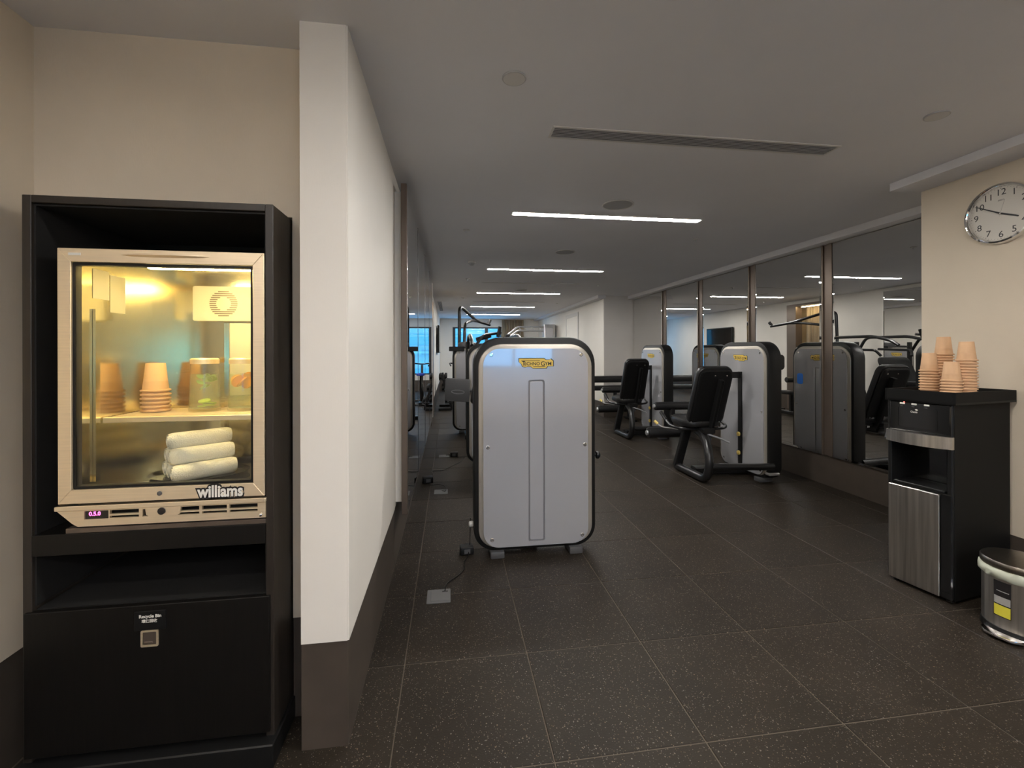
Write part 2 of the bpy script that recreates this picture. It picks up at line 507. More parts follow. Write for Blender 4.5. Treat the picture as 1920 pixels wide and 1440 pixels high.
# left side: alcove wall, white partition, long left wall
TB = 0.41                                    # top of the dark skirting on the left side
bm = B(); box(bm, -1.70, -1.567, YB, 1.92, TB, CZ); struct('wall_left_alcove', bm, 'wall')
struct('baseboard_left_alcove', box(B(), -1.70, -1.572, YB, 1.92, 0, TB), 'base')
bm = B(); box(bm, -1.70, -0.556, 1.92, 2.0, 2.05, CZ); box(bm, -1.70, -1.462, 1.92, 2.0, TB, 2.05); box(bm, -0.639, -0.556, 1.92, 2.0, TB, 2.05)
struct('wall_alcove_back', bm, 'wall')
bm = B(); box(bm, -1.70, -1.462, 1.925, 2.0, 0, TB); box(bm, -0.639, -0.556, 1.925, 2.0, 0, TB); struct('baseboard_alcove_back', bm, 'base')
bm = B(); box(bm, -1.70, -0.556, 2.48, 2.52, 0, CZ); box(bm, -1.70, -1.66, 1.92, 2.5, 0, CZ); struct('wall_alcove_closure', bm, 'wall')
w = struct('wall_partition', box(B(), -0.556, -0.389, 1.758, 3.16, TB, CZ), 'wall_white')
obj('panel', box(B(), -0.556, -0.389, 1.752, 1.758, TB - 0.008, CZ), 'wall_white', w, 0)
obj('panel', box(B(), -0.389, XL, 1.755, 3.16, TB - 0.008, CZ), 'wall_white', w, 0)
struct('baseboard_partition', box(B(), -0.556, XL - 0.004, 1.757, 3.16, 0, TB - 0.008), 'base')
bm = B(); box(bm, -0.55, XL, 3.16, 9.02, TB, CZ); box(bm, -0.55, XL, 10.34, YF, TB, CZ); box(bm, -0.55, XL, 9.02, 10.34, 2.66, CZ)
struct('wall_left', bm, 'wall_white')
bm = B(); box(bm, -0.55, XL - 0.003, 3.16, 9.02, 0, TB); box(bm, -0.55, XL - 0.003, 10.34, YF, 0, TB); struct('baseboard_left', bm, 'base')
# curtain niche in the left wall
bm = B()
box(bm, -0.85, -0.80, 9.0, 10.36, 0, 2.70); box(bm, -0.80, -0.55, 8.96, 9.0, 0, 2.70); box(bm, -0.80, -0.55, 10.34, 10.38, 0, 2.70); box(bm, -0.80, -0.55, 9.0, 10.34, 2.69, 2.73)
struct('wall_left_niche', bm, 'wall')
bm = B(); box(bm, -0.55, XL + 0.01, 10.04, 10.34, 0.0, 2.66); box(bm, -0.55, XL + 0.01, 9.02, 9.06, 0, 2.66); box(bm, -0.55, XL + 0.01, 9.06, 10.04, 2.60, 2.66)
struct('trim_1', bm, 'bronze')
def curtain(name, x0, x1, y, z0, z1, n, amp, axis='x', mt='curtain'):
    bm = B(); N = n * 8
    rows = []
    for z in (z0, (z0 + z1) / 2, z1):
        row = []
        for k in range(N + 1):
            t = k / N; a = x0 + (x1 - x0) * t; d = amp * math.sin(2 * PI * n * t) + 0.25 * amp * math.sin(2 * PI * n * 2.3 * t)
            row.append(bm.verts.new((a, y + d, z) if axis == 'x' else (y + d, a, z)))
        rows.append(row)
    for a, b2 in zip(rows, rows[1:]):
        for k in range(N): bm.faces.new((a[k], a[k + 1], b2[k + 1], b2[k]))
    bmesh.ops.solidify(bm, geom=list(bm.faces), thickness=0.004)
    return obj(name, bm, mt, None, 60)
tag(curtain('curtain', 9.07, 10.03, -0.66, 0.02, 2.62, 9, 0.035, 'y'), 'warm lit cream curtain in the dark framed niche of left wall', 'curtain')
o = thing('niche_light', 'warm slim lamp hidden over the niche curtain', 'lamp', (-0.47, 9.55, 2.59))
obj('housing', box(B(), -0.03, 0.03, -0.42, 0.42, -0.006, 0.009, 0.003), 'offwhite', o)
obj('tube', box(B(), -0.015, 0.015, -0.40, 0.40, -0.016, -0.006), 'niche_lamp', o)

# right side: clock wall, mirror wall, jog, far right wall
TR_ = 0.335
struct('wall_right_near', box(B(), XRC, XR + 0.15, YB, 2.86, TR_, CZ), 'wall')
struct('baseboard_right_near', box(B(), XRC + 0.004, XR + 0.15, YB, 2.856, 0, TR_), 'base')
struct('wall_right', box(B(), XR, XR + 0.15, 2.86, 9.6, TR_, CZ), 'wall')
struct('baseboard_right', box(B(), XR - 0.004, XR + 0.15, 2.86, 9.6, 0, TR_ - 0.005), 'base')
struct('wall_right_far', box(B(), 3.43, XR + 0.15, 9.6, YF, TR_, CZ), 'wall_white')
struct('baseboard_right_far', box(B(), 3.434, XR + 0.15, 9.604, YF, 0, TR_), 'base')
# wall covering on the return of the recess
struct('wall_right_return', box(B(), 3.44, XR, 9.592, 9.6, TR_, CZ), 'wall_grey')
# dropped ceiling edges
struct('trim_2', box(B(), 3.252, XRC, YB, 2.88, 2.684, CZ), 'ceiling')
struct('trim_3', box(B(), 4.00, XR, 2.88, 9.592, 2.672, CZ), 'ceiling')
bm = B(); box(bm, 3.25, 3.43, 9.45, YF, 2.672, CZ); struct('trim_4', bm, 'ceiling')
# flush door with frame in far right wall
d = struct('door_1', box(B(), 3.422, 3.43, 11.65, 12.75, 0.0, 2.45), 'wall_white')
obj('door_frame', box(box(box(B(), 3.412, 3.43, 11.55, 11.65, 0, 2.55), 3.412, 3.43, 12.75, 12.85, 0, 2.55), 3.412, 3.43, 11.65, 12.75, 2.45, 2.55), 'offwhite', d, 0)
# wall behind the camera with window
bm = B(); box(bm, -1.70, 0.5, YB - 0.15, YB, 0, CZ); box(bm, 2.5, XRC + 0.1, YB - 0.15, YB, 0, CZ); box(bm, 0.5, 2.5, YB - 0.15, YB, 0, 1.1); box(bm, 0.5, 2.5, YB - 0.15, YB, 1.8, CZ)
struct('wall_rear', bm, 'wall')
w = struct('window_1', plate(B(), rrect(2.0, 0.7, 0.002, 1, -1.5, 1.45), 0.0, 0.06, [rrect(0.9, 0.6, 0.002, 1, -1.02, 1.45)[::-1], rrect(0.9, 0.6, 0.002, 1, -1.98, 1.45)[::-1]], fn=lambda p: Vector((-p[0], p[2] + YB - 0.09, p[1]))), 'dark_frame')
obj('pane', box(B(), 0.55, 1.49, YB - 0.07, YB - 0.064, 1.13, 1.77), 'glass_win', w, 0)
obj('pane', box(B(), 1.51, 2.45, YB - 0.07, YB - 0.064, 1.13, 1.77), 'glass_win', w, 0)
# far wall with window
WX0, WX1, WZ0, WZ1 = 0.10, 1.97, 0.62, 2.42
bm = B(); box(bm, -0.55, WX0, YF, YF + 0.2, TB, CZ); box(bm, WX1, XR + 0.15, YF, YF + 0.2, TB, CZ); box(bm, WX0, WX1, YF, YF + 0.2, TB, WZ0); box(bm, WX0, WX1, YF, YF + 0.2, WZ1, CZ)
struct('wall_far', bm, 'wall_white')
struct('baseboard_far', box(B(), -0.55, XR + 0.15, YF + 0.003, YF + 0.2, 0, TB), 'base')
ww = WX1 - WX0; wh = WZ1 - WZ0; mx = 1.39
w = struct('window_2', plate(B(), rrect(ww, wh, 0.002, 1, WX0 + ww / 2, WZ0 + wh / 2), 0, 0.08,
     [rrect(mx - 0.06 - WX0 - 0.10, wh - 0.1, 0.002, 1, (WX0 + 0.10 + mx - 0.06) / 2, WZ0 + wh / 2)[::-1], rrect(WX1 - mx - 0.10, wh - 0.1, 0.002, 1, (WX1 - 0.04 + mx + 0.06) / 2, WZ0 + wh / 2)[::-1]],
     fn=lambda p: Vector((p[0], YF + 0.10 - p[2], p[1]))), 'dark_frame')
obj('pane', box(B(), WX0 + 0.08, mx - 0.05, YF + 0.06, YF + 0.066, WZ0 + 0.04, WZ1 - 0.04), 'glass_win', w, 0)
obj('pane', box(B(), mx + 0.05, WX1 - 0.03, YF + 0.06, YF + 0.066, WZ0 + 0.04, WZ1 - 0.04), 'glass_win', w, 0)
tag(curtain('curtain', 1.98, 2.82, YF - 0.09, 0.02, 2.70, 8, 0.04), 'brown pleated curtain hanging floor to ceiling beside far window', 'curtain')
# neighbouring building outside the far window
o = thing('building', 'pale office building with banded facade outside the far window', 'building', (2.0, 30, -6))
obj('wall', box(B(), -14, 14, 0, 4, 0, 22), 'facade', o, 0)
for k in range(9):
    obj('window', box(B(), -14, 14, -0.04, 0.02, 1.0 + k * 2.3, 1.75 + k * 2.3), 'facade_win', o, 0)
for k in range(9):
    obj('ledge', box(B(), -14, 14, -0.25, 0, 0.45 + k * 2.3, 0.6 + k * 2.3), 'facade', o, 0)

# ------------------------------------------------------------------ mirrors
def mirror_panel(y0, y1, x_front, facing, z0, z1, label, grp, bev=0.022):
    """bevel-edged mirror whose front is at x_front and looks along facing (-1 or +1) on x"""
    t = thing('wall_mirror', label, 'mirror', (x_front - facing * 0.012, (y0 + y1) / 2, (z0 + z1) / 2), 0, grp)
    hy, hz = (y1 - y0) / 2, (z1 - z0) / 2
    bm = B()
    dpt = 0.0022
    o4 = [(-hy, -hz), (hy, -hz), (hy, hz), (-hy, hz)]
    i4 = [(a - math.copysign(bev, a), b2 - math.copysign(bev, b2)) for a, b2 in o4]
    f = facing
    vo = [bm.verts.new((f * (0.012 - dpt), a, b2)) for a, b2 in o4]
    vi = [bm.verts.new((f * 0.012, a, b2)) for a, b2 in i4]
    vb = [bm.verts.new((0, a, b2)) for a, b2 in o4]
    bm.faces.new(vi); bm.faces.new(vb[::-1])
    for k in range(4):
        bm.faces.new((vo[k], vo[(k + 1) % 4], vi[(k + 1) % 4], vi[k]))
        bm.faces.new((vb[k], vb[(k + 1) % 4], vo[(k + 1) % 4], vo[k]))
    obj('mirror_glass', bm, 'mirror', t, 0)
    bm = B(); box(bm, *sorted((-f * 0.016, 0.0)), -hy + 0.01, hy - 0.01, -hz + 0.01, hz - 0.01)
    obj('backing_board', bm, 'black', t, 0)
    return t
XM = 4.12
RM = [(2.90, 4.285), (4.435, 5.51), (5.665, 6.78), (6.94, 8.025), (8.205, 9.56)]
RL = ['frameless mirror on right side, nearest, running behind the clock wall corner',
      'second frameless mirror on right side, behind the nearest leg machine',
      'third frameless mirror on right side, reflecting the black television',
      'fourth frameless mirror on right side, over the far seat machine',
      'fifth frameless mirror on right side, farthest, beside the grey return wall']
for (a, b2), l in zip(RM, RL): mirror_panel(a, b2, XM, -1, 0.335, 2.662, l, 'mirrors on the right wall')
for k in range(4):
    y0, y1 = RM[k][1] + 0.006, RM[k + 1][0] - 0.006
    bm = B(); box(bm, XM - 0.004, XR, y0, y0 + 0.05, 0.335, 2.67, 0.003); box(bm, XM + 0.012, XR, y0 + 0.05, y1 - 0.02, 0.335, 2.67); box(bm, XM - 0.004, XR, y1 - 0.02, y1, 0.335, 2.67, 0.003)
    struct('trim_%d' % (5 + k), bm, 'bronze')
XLM = -0.298
LM = [(3.20, 4.24), (4.265, 5.40), (5.425, 6.52), (6.545, 7.70)]
LL = ['narrow seen wall mirror on left side, nearest, next to the bronze edge post',
      'second wall mirror on left side, beyond the first dark joint',
      'third wall mirror on left side, beyond the second dark joint',
      'last wall mirror on left side, ending at the white wall']
for (a, b2), l in zip(LM, LL): mirror_panel(a, b2, XLM, 1, 0.365, 2.662, l, 'mirrors on the left wall')
struct('trim_9', box(B(), XL, XLM - 0.030, 3.20, 7.74, 0.44, 2.625), 'wall_white')
for k, yy in enumerate((4.2525, 5.4125, 6.5325)):
    struct('trim_%d' % (12 + k), box(B(), -0.333, XLM + 0.0015, yy - 0.0115, yy + 0.0115, 0.365, 2.662), 'dark_frame')
struct('trim_10', box(B(), -0.336, XLM + 0.002, 3.15, 3.195, 0.365, 2.669, 0.003), 'bronze')
struct('trim_11', box(B(), -0.336, XLM + 0.002, 7.70, 7.74, 0.365, 2.669, 0.003), 'wall_white')

# ------------------------------------------------------------------ ceiling fittings
def strip(y, label, x0=0.565, x1=2.35, drop=0.010):
    t = thing('linear_ceiling_light', label, 'light', ((x0 + x1) / 2, y, CZ), 0, 'recessed light strips across the ceiling')
    hw = (x1 - x0) / 2
    obj('trim_frame', plate(B(), rrect(2 * hw + 0.03, 0.105, 0.004, 1), -0.008, 0.0, [rrect(2 * hw, 0.075, 0.003, 1)[::-1]]), 'offwhite', t, 0)
    obj('diffuser', box(B(), -hw, hw, -0.035, 0.035, -drop, -0.002, 0.001), 'strip', t, 0)
    return t
LIGHT_Y = [3.93, 6.63, 9.35, 12.27, 14.89]
LLB = ['bright light strip in ceiling nearest the camera, beside the round speaker', 'second bright light strip in ceiling, counted from the near slot vent',
       'third bright light strip in ceiling, just past the thin slot vent', 'fourth light strip in ceiling, second from the far window', 'fifth and last light strip in ceiling, next to the far window wall']
for y, l in zip(LIGHT_Y, LLB): strip(y, l)
strip(1.22, 'light strip in ceiling above the camera position', drop=0.0055)
strip(-1.48, 'light strip in ceiling by the rear window', drop=0.0055)
strip(-0.10, 'short added fill light strip in ceiling in front of the fridge cabinet', -1.46, -0.78, 0.0055)  # extra strip out of view, added to brighten the alcove wall

def vent(x0, x1, y0, y1, n, label, name='slot_vent'):
    t = thing(name, label, 'vent', ((x0 + x1) / 2, (y0 + y1) / 2, CZ), 0, None)
    w, h = x1 - x0, y1 - y0
    obj('vent_frame', plate(B(), rrect(w + 0.02, h + 0.02, 0.002, 1), -0.0045, 0, [rrect(w - 0.006, h - 0.006, 0.002, 1)[::-1]]), 'offwhite', t, 0)
    obj('dark_backing', box(B(), -w / 2, w / 2, -h / 2, h / 2, -0.0012, -0.0003), 'vent_dark', t, 0)
    alongx = w > h
    s = mesh_of(box(B(), -(w if alongx else h) / 2 + 0.003, (w if alongx else h) / 2 - 0.003, -0.0042, 0.0042, -0.0040, -0.002, 0.0005), 'slat', 'slat', 0)
    L = h if alongx else w
    for k in range(n):
        q = obj('slat', s, None, t)
        off = -L / 2 + L * (k + 0.5) / n
        q.location = (0, off, 0) if alongx else (off, 0, 0)
        if not alongx: q.rotation_euler = (0, 0, PI / 2)
    return t
vent(0.575, 2.345, 2.39, 2.505, 7, 'long grey slatted air vent in ceiling nearest the camera')
vent(0.575, 2.37, 7.93, 7.97, 2, 'thin slot air vent in ceiling between second and third light strips')
vent(0.575, 2.37, 11.0, 11.04, 2, 'thin slot air vent in ceiling before the fourth light strip')
vent(0.575, 2.37, 13.6, 13.64, 2, 'thin slot air vent in ceiling before the last light strip')
vent(-0.31, -0.205, 11.15, 13.75, 6, 'narrow return air grille in ceiling along the left wall', 'return_grille')

def disc(name, x, y, r, label, cat, m='offwhite', kind='plate', grp=None):
    t = thing(name, label, cat, (x, y, CZ), 0, grp)
    if kind == 'plate':
        obj('rim', lathe(B(), [(r, 0), (r, -0.004), (r * 0.96, -0.007), (r * 0.90, -0.007), (r * 0.90, -0.003)], 32, cap=False), 'slat', t)
        obj('cover', lathe(B(), [(r * 0.90, -0.002), (r * 0.90, -0.007), (0.01, -0.009)], 32), m, t)
    elif kind == 'speaker':
        obj('rim', lathe(B(), [(r, 0), (r, -0.003), (r * 0.95, -0.006), (r * 0.9, -0.005), (r * 0.9, -0.001)], 36, cap=False), 'offwhite', t)
        obj('mesh_cover', lathe(B(), [(r * 0.9, -0.002), (0.01, -0.004)], 36), 'grille', t)
    elif kind == 'smoke':
        obj('base', lathe(B(), [(r, 0), (r, -0.012), (r * 0.9, -0.02)], 24), 'offwhite', t)
        obj('dome', lathe(B(), [(r * 0.72, -0.02), (r * 0.72, -0.035), (r * 0.5, -0.048), (0.005, -0.05)], 24), 'grille', t)
    else:
        obj('plate', lathe(B(), [(r, 0), (r, -0.005), (r * 0.5, -0.009)], 16), m, t)
        obj('nozzle', lathe(B(), [(r * 0.25, -0.008), (r * 0.25, -0.025), (r * 0.4, -0.028)], 12), 'silver', t)
    return t
disc('ceiling_access_cover', 0.291, 1.988, 0.055, 'round white blanking cover in ceiling in front of slot vent', 'cover')
disc('ceiling_access_cover', 2.55, 2.004, 0.055, 'round white blanking cover in ceiling near the clock wall', 'cover')
disc('ceiling_speaker', 1.415, 3.60, 0.135, 'round grey ceiling speaker beside the nearest light strip', 'speaker', kind='speaker')
disc('ceiling_speaker', 1.43, 5.40, 0.125, 'round grey ceiling speaker between first and second light strips', 'speaker', kind='speaker')
disc('ceiling_speaker', 1.43, 8.9, 0.125, 'round grey ceiling speaker just before the third light strip', 'speaker', kind='speaker')
disc('smoke_detector', 0.30, 6.15, 0.055, 'white smoke detector with dark dome on ceiling near second light strip', 'detector', kind='smoke')
for x, y, l in ((0.17, 4.55, 'small ceiling sprinkler left of the nearest light strip'), (0.30, 7.6, 'small ceiling sprinkler left of the thin slot vent'),
                (2.75, 8.0, 'small ceiling sprinkler right of the thin slot vent'), (2.72, 4.6, 'small ceiling sprinkler right of the nearest light strip'),
                (2.75, 11.2, 'small ceiling sprinkler right of the fourth light strip'), (0.3, 10.3, 'small ceiling sprinkler left of the third light strip')):
    disc('sprinkler', x, y, 0.035, l, 'sprinkler', kind='sprinkler', grp='ceiling sprinklers')

# ------------------------------------------------------------------ cabinet with display fridge
CX0, CX1, CY, CT = -1.456, -0.645, 1.738, 2.043
cab = thing('cabinet', 'tall dark wood cabinet housing the glass door fridge in the alcove', 'cabinet', (CX0, CY, 0))
cw = CX1 - CX0
obj('side_panel', box(B(), 0, 0.028, 0, 0.62, 0.0, CT, 0.002), 'wood_edge', cab, 0)
obj('side_panel', box(B(), cw - 0.028, cw, 0, 0.62, 0.0, CT, 0.002), 'wood_edge', cab, 0)
obj('top_panel', box(B(), 0.028, cw - 0.028, 0, 0.62, CT - 0.026, CT, 0.002), 'wood_edge', cab, 0)
bm = B(); box(bm, 0.028, cw - 0.028, 0.58, 0.60, 0.02, CT - 0.026); obj('back_panel', bm, 'black_void', cab, 0)
bm = B(); box(bm, 0.028, 0.034, 0.012, 0.58, 0.62, CT - 0.03); box(bm, cw - 0.034, cw - 0.028, 0.012, 0.58, 0.62, CT - 0.03); box(bm, 0.034, cw - 0.034, 0.012, 0.58, CT - 0.034, CT - 0.028)
obj('lining', bm, 'black_void', cab, 0)
obj('fridge_shelf', box(B(), 0.028, cw - 0.028, -0.002, 0.58, 0.795, 0.868, 0.002), 'wood', cab, 0)
obj('nook_floor', box(B(), 0.028, cw - 0.028, 0.02, 0.58, 0.585, 0.605), 'black_void', cab, 0)
dr = obj('door', box(B(), 0.012, cw - 0.012, -0.012, 0.012, 0.108, 0.606, 0.002), 'wood', cab, 0)
pl = box(B(), -0.01, cw + 0.012, -0.045, 0.55, 0.0, 0.088, 0.004)
obj('plinth', pl, 'black', cab, 0)
# sign and lock on the door (sub-parts)
sg = obj('sign_plate', box(B(), 0.355, 0.457, -0.016, -0.012, 0.520, 0.587, 0.001), 'black', cab, 0, label='black sign plate with white lettering')
obj('lettering', text_bm('Recycle Bin', 0.0155, 0.0006, fn=lambda p: XZ(p) + Vector((0.407, -0.0165, 0.569)), offset=0.0004), 'white_ink', sg, 0)
obj('lettering', text_bm('環保回收', 0.0125, 0.0006, fn=lambda p: XZ(p) + Vector((0.405, -0.0165, 0.552)), offset=0.0003), 'white_ink', sg, 0)
lk = obj('flush_pull', plate(B(), rrect(0.056, 0.058, 0.004, 2, 0.404, 0.490), 0.011, 0.016, [rrect(0.044, 0.046, 0.003, 2, 0.404, 0.490)[::-1]], fn=XZ), 'steel', cab, 0, label='square metal flush pull')
obj('pull_cup', box(box(B(), 0.384, 0.424, -0.0135, -0.0122, 0.468, 0.512), 0.386, 0.414, -0.0165, -0.0135, 0.472, 0.479, 0.001), 'bronze', lk, 0)

fr = thing('display_fridge', 'stainless glass door display fridge lit yellow inside the dark cabinet', 'fridge', (-1.0105, 1.738, 0))
# local x: centre 0, y 0 = front of door frame
FX0, FX1 = -0.335, 0.335
FZ0, FZ1 = 0.972, 1.862
IX0, IX1, IY0, IY1, IZ0, IZ1 = -0.300, 0.300, 0.05, 0.432, 0.986, 1.826
bm = B()
box(bm, FX0, IX0, 0.035, IY1 + 0.03, FZ0, FZ1); box(bm, IX1, FX1, 0.035, IY1 + 0.03, FZ0, FZ1)
box(bm, IX0, IX1, 0.035, IY1 + 0.03, IZ1, FZ1); box(bm, IX0, IX1, 0.035, IY1 + 0.03, FZ0 - 0.06, IZ0)
box(bm, IX0, IX1, IY1, IY1 + 0.03, IZ0, IZ1)
obj('body', bm, 'steel_in', fr, 0, label='polished steel body and interior')
# door frame: four mitred members
ix0, ix1, iz0, iz1 = -0.294, 0.296, 1.020, 1.815
def miter(a, b2, c, d):
    bm = B()
    f = [bm.verts.new((p[0], -0.004, p[1])) for p in (a, b2, c, d)]
    bk = [bm.verts.new((p[0], 0.034, p[1])) for p in (a, b2, c, d)]
    bm.faces.new(f); bm.faces.new(bk[::-1])
    for k in range(4): bm.faces.new((f[k], bk[k], bk[(k + 1) % 4], f[(k + 1) % 4]))
    bmesh.ops.bevel(bm, geom=list(bm.edges), offset=0.0015, segments=1, affect='EDGES')
    return bm
door = obj('door', miter((FX0, FZ1), (FX1, FZ1), (ix1, iz1), (ix0, iz1)), 'steel', fr, 0, label='mitred stainless door frame')
obj('frame_side', miter((FX0, FZ0), (FX0, FZ1), (ix0, iz1), (ix0, iz0)), 'steel', door, 0)
obj('frame_side', miter((FX1, FZ1), (FX1, FZ0), (ix1, iz0), (ix1, iz1)), 'steel', door, 0)
obj('frame_bottom', miter((FX1, FZ0), (FX0, FZ0), (ix0, iz0), (ix1, iz0)), 'steel', door, 0)
bm = plate(B(), rrect(ix1 - ix0 - 0.002, iz1 - iz0 - 0.002, 0.004, 2, (ix0 + ix1) / 2, (iz0 + iz1) / 2), -0.030, -0.004, [rrect(ix1 - ix0 - 0.02, iz1 - iz0 - 0.02, 0.004, 2, (ix0 + ix1) / 2, (iz0 + iz1) / 2)[::-1]], fn=XZ)
obj('gasket', bm, 'black', door, 0)
obj('pane', box(B(), ix0 + 0.004, ix1 - 0.004, 0.006, 0.010, iz0 + 0.004, iz1 - 0.004), 'glass', door, 0)
bm = B(); pts = []
N = 14
rows = []
for k in range(N + 1):
    t = k / N; x = -0.135 + 0.285 * t; h = 0.008 * (1 - (2 * t - 1) ** 2) ** 0.6 + 0.0008
    zc = 1.842 + 0.0025 * (1 - (2 * t - 1) ** 2)
    rows.append([bm.verts.new((x, -0.004, zc - h)), bm.verts.new((x, -0.004 - 1.6 * h, zc - 0.3 * h)), bm.verts.new((x, -0.004 - 1.4 * h, zc + 0.5 * h)), bm.verts.new((x, -0.004, zc + h * 0.7))])
for a, b2 in zip(rows, rows[1:]):
    for k in range(3): bm.faces.new((a[k], b2[k], b2[k + 1], a[k + 1]))
obj('handle', bm, 'steel', door, 20)
st = obj('sticker', box(B(), -0.300, -0.262, -0.0052, -0.004, 1.837, 1.846), 'white_plastic', door, 0, label='small printed sticker')
lg = obj('logo', text_bm('williams', 0.058, 0.001, fn=lambda p: XZ(p) + Vector((0.187, -0.0050, 0.9945)), offset=0.0075, sx=0.82), 'ink', door, 0, label='raised maker lettering, cream outlined black')
bm2 = text_bm('williams', 0.058, 0.001, fn=lambda p: XZ(p) + Vector((0.187, -0.0062, 0.9945)), offset=0.0018, sx=0.82)
obj('lettering', bm2, 'white_ink', door, 0)
obj('keyhole', lathe(B(), [(0.008, 0), (0.008, 0.003), (0.006, 0.004)], 14, fn=lambda p: XZ(p) + Vector((-0.014, -0.004, 0.997))), 'grey_dark', door)
# grille under the door
gz0, gz1 = 0.893, 0.966
gr = obj('grille', plate(B(), [(-0.272, gz0), (FX1 + 0.004, gz0), (FX1 + 0.004, gz1), (FX0 - 0.004, gz1), (FX0 - 0.004, gz1 - 0.014), (-0.290, gz0 + 0.012)], 0.0, 0.010,
     [[(x0, z0), (x0, z1), (x1, z1), (x1, z0)] for x0, x1, z0, z1 in ((-0.252, -0.176, 0.917, 0.946), (-0.172, -0.080, 0.932, 0.946), (-0.172, -0.080, 0.918, 0.926), (-0.068, -0.045, 0.918, 0.944), (0.046, 0.116, 0.932, 0.946), (0.046, 0.116, 0.918, 0.926), (0.125, 0.208, 0.932, 0.946), (0.125, 0.208, 0.918, 0.926), (0.217, 0.312, 0.932, 0.946), (0.217, 0.312, 0.918, 0.926))],
     fn=lambda p: XZ(p) + Vector((0, 0.004, 0))), 'steel', fr, 0, label='slotted stainless grille under the door')
obj('grille_lip', box(B(), FX0 - 0.006, FX1 + 0.006, -0.012, 0.012, gz1 - 0.016, gz1, 0.002), 'steel', gr, 0)
obj('tab', plate(B(), [(-0.042, 0.916)] + [(0.042, 0.916), (0.055, 0.925), (0.058, 0.952), (-0.058, 0.952), (-0.055, 0.925)], 0.0, 0.010, fn=XZ), 'steel', gr, 0)
obj('lock_hole', lathe(B(), [(0.0125, 0), (0.0125, 0.0035), (0.010, 0.0038)], 20, fn=lambda p: XZ(p) + Vector((-0.004, -0.010, 0.936))), 'ink', gr)
obj('recess_backing', box(B(), -0.29, FX1, 0.03, 0.40, gz0, gz1), 'black_void', gr, 0)
dsp = obj('temperature_display', box(B(), -0.252, -0.178, -0.001, 0.02, 0.917, 0.944), 'black_gloss', fr, 0, label='black display with pink digits')
obj('digits', text_bm('0.5.0', 0.019, 0.0004, fn=lambda p: XZ(p) + Vector((-0.222, -0.0016, 0.934)), offset=0.0005), 'led_pink', dsp, 0)
obj('fridge_base', box(B(), -0.315, FX1 + 0.004, 0.0, 0.42, 0.868, 0.886, 0.002), 'bronze', fr, 0)
obj('corner_screw', lathe(B(), [(0.005, 0), (0.005, 0.003), (0.003, 0.004)], 12, fn=lambda p: XZ(p) + Vector((FX1 - 0.012, -0.007, 0.903))), 'chrome', fr)
# inside: lamp, fan cover, back panel, rails, shelf, deck
lp = obj('lamp', box(B(), -0.10, 0.27, IY0 + 0.02, IY0 + 0.05, IZ1 - 0.016, IZ1 - 0.002, 0.003), 'fridge_lamp', fr, 0, label='warm tube lamp at the top')
fc = obj('fan_cover', plate(B(), rrect(0.42, 0.155, 0.008, 3, 0.087, 1.716), -IY1 + 0.0, -IY1 + 0.022,
      [], fn=lambda p: Vector((p[0], -p[2], p[1]))), 'cream_panel', fr, 20, label='cream fan cover with slotted ring')
bm = B()
for k in range(13):
    zz = -0.054 + 0.009 * k
    ro, ri = 0.0585, 0.030
    xo = math.sqrt(max(0, ro * ro - zz * zz)); xi = math.sqrt(max(0, ri * ri - zz * zz))
    if xo < 0.008: continue
    segs = [(-xo, -xi - 0.001), (xi + 0.001, xo)] if xi > 0.002 else [(-xo, xo)]
    for a, b2 in segs: box(bm, 0.004 + a, 0.004 + b2, IY1 - 0.0232, IY1 - 0.0222, 1.716 + zz - 0.0024, 1.716 + zz + 0.0024)
obj('fan_slots', bm, 'bronze', fc, 0)
obj('back_panel', box(B(), 0.02, IX1 - 0.004, IY1 - 0.008, IY1 - 0.001, 1.30, 1.630, 0.004), 'cream_panel', fr, 0)
bm = B()
for x in (-0.03, 0.0):
    pass
box(bm, -0.012, 0.006, IY1 - 0.022, IY1 - 0.001, 1.02, 1.63); obj('shelf_rail', bm, 'steel_in', fr, 0)
rail = B(); box(rail, IX0 + 0.001, IX0 + 0.010, 0.10, 0.122, 1.02, 1.66)
obj('shelf_rail', rail, 'steel_in', fr, 0)
SZ = 1.252
bm = B(); box(bm, IX0 + 0.012, IX1 - 0.006, 0.128, 0.150, SZ - 0.020, SZ + 0.001, 0.002)
sh = obj('shelf', bm, 'steel', fr, 0)
bm = B()
for k in range(17):
    y = 0.165 + k * 0.0155
    tube(bm, [(IX0 + 0.012, y, SZ - 0.003), (IX1 - 0.006, y, SZ - 0.003)], 0.0022, 6)
for x in (IX0 + 0.02, 0.0, IX1 - 0.012): box(bm, x - 0.004, x + 0.004, 0.14, 0.425, SZ - 0.010, SZ - 0.005)
obj('shelf_wires', bm, 'steel', sh)
obj('deck', box(B(), IX0, IX1, IY0 + 0.02, IY1, IZ0, IZ0 + 0.006), 'black_gloss', fr, 0)
for x0, x1, z0, z1, yy in ((0, 0, 1.70, 1.81, 0.20), (0, 0, 1.655, 1.80, 0.285)):
    obj('paper_notice', box(B(), IX0 + 0.0006, IX0 + 0.0016, yy - 0.10, yy - 0.02, z0, z1), 'cream_panel', fr, 0)

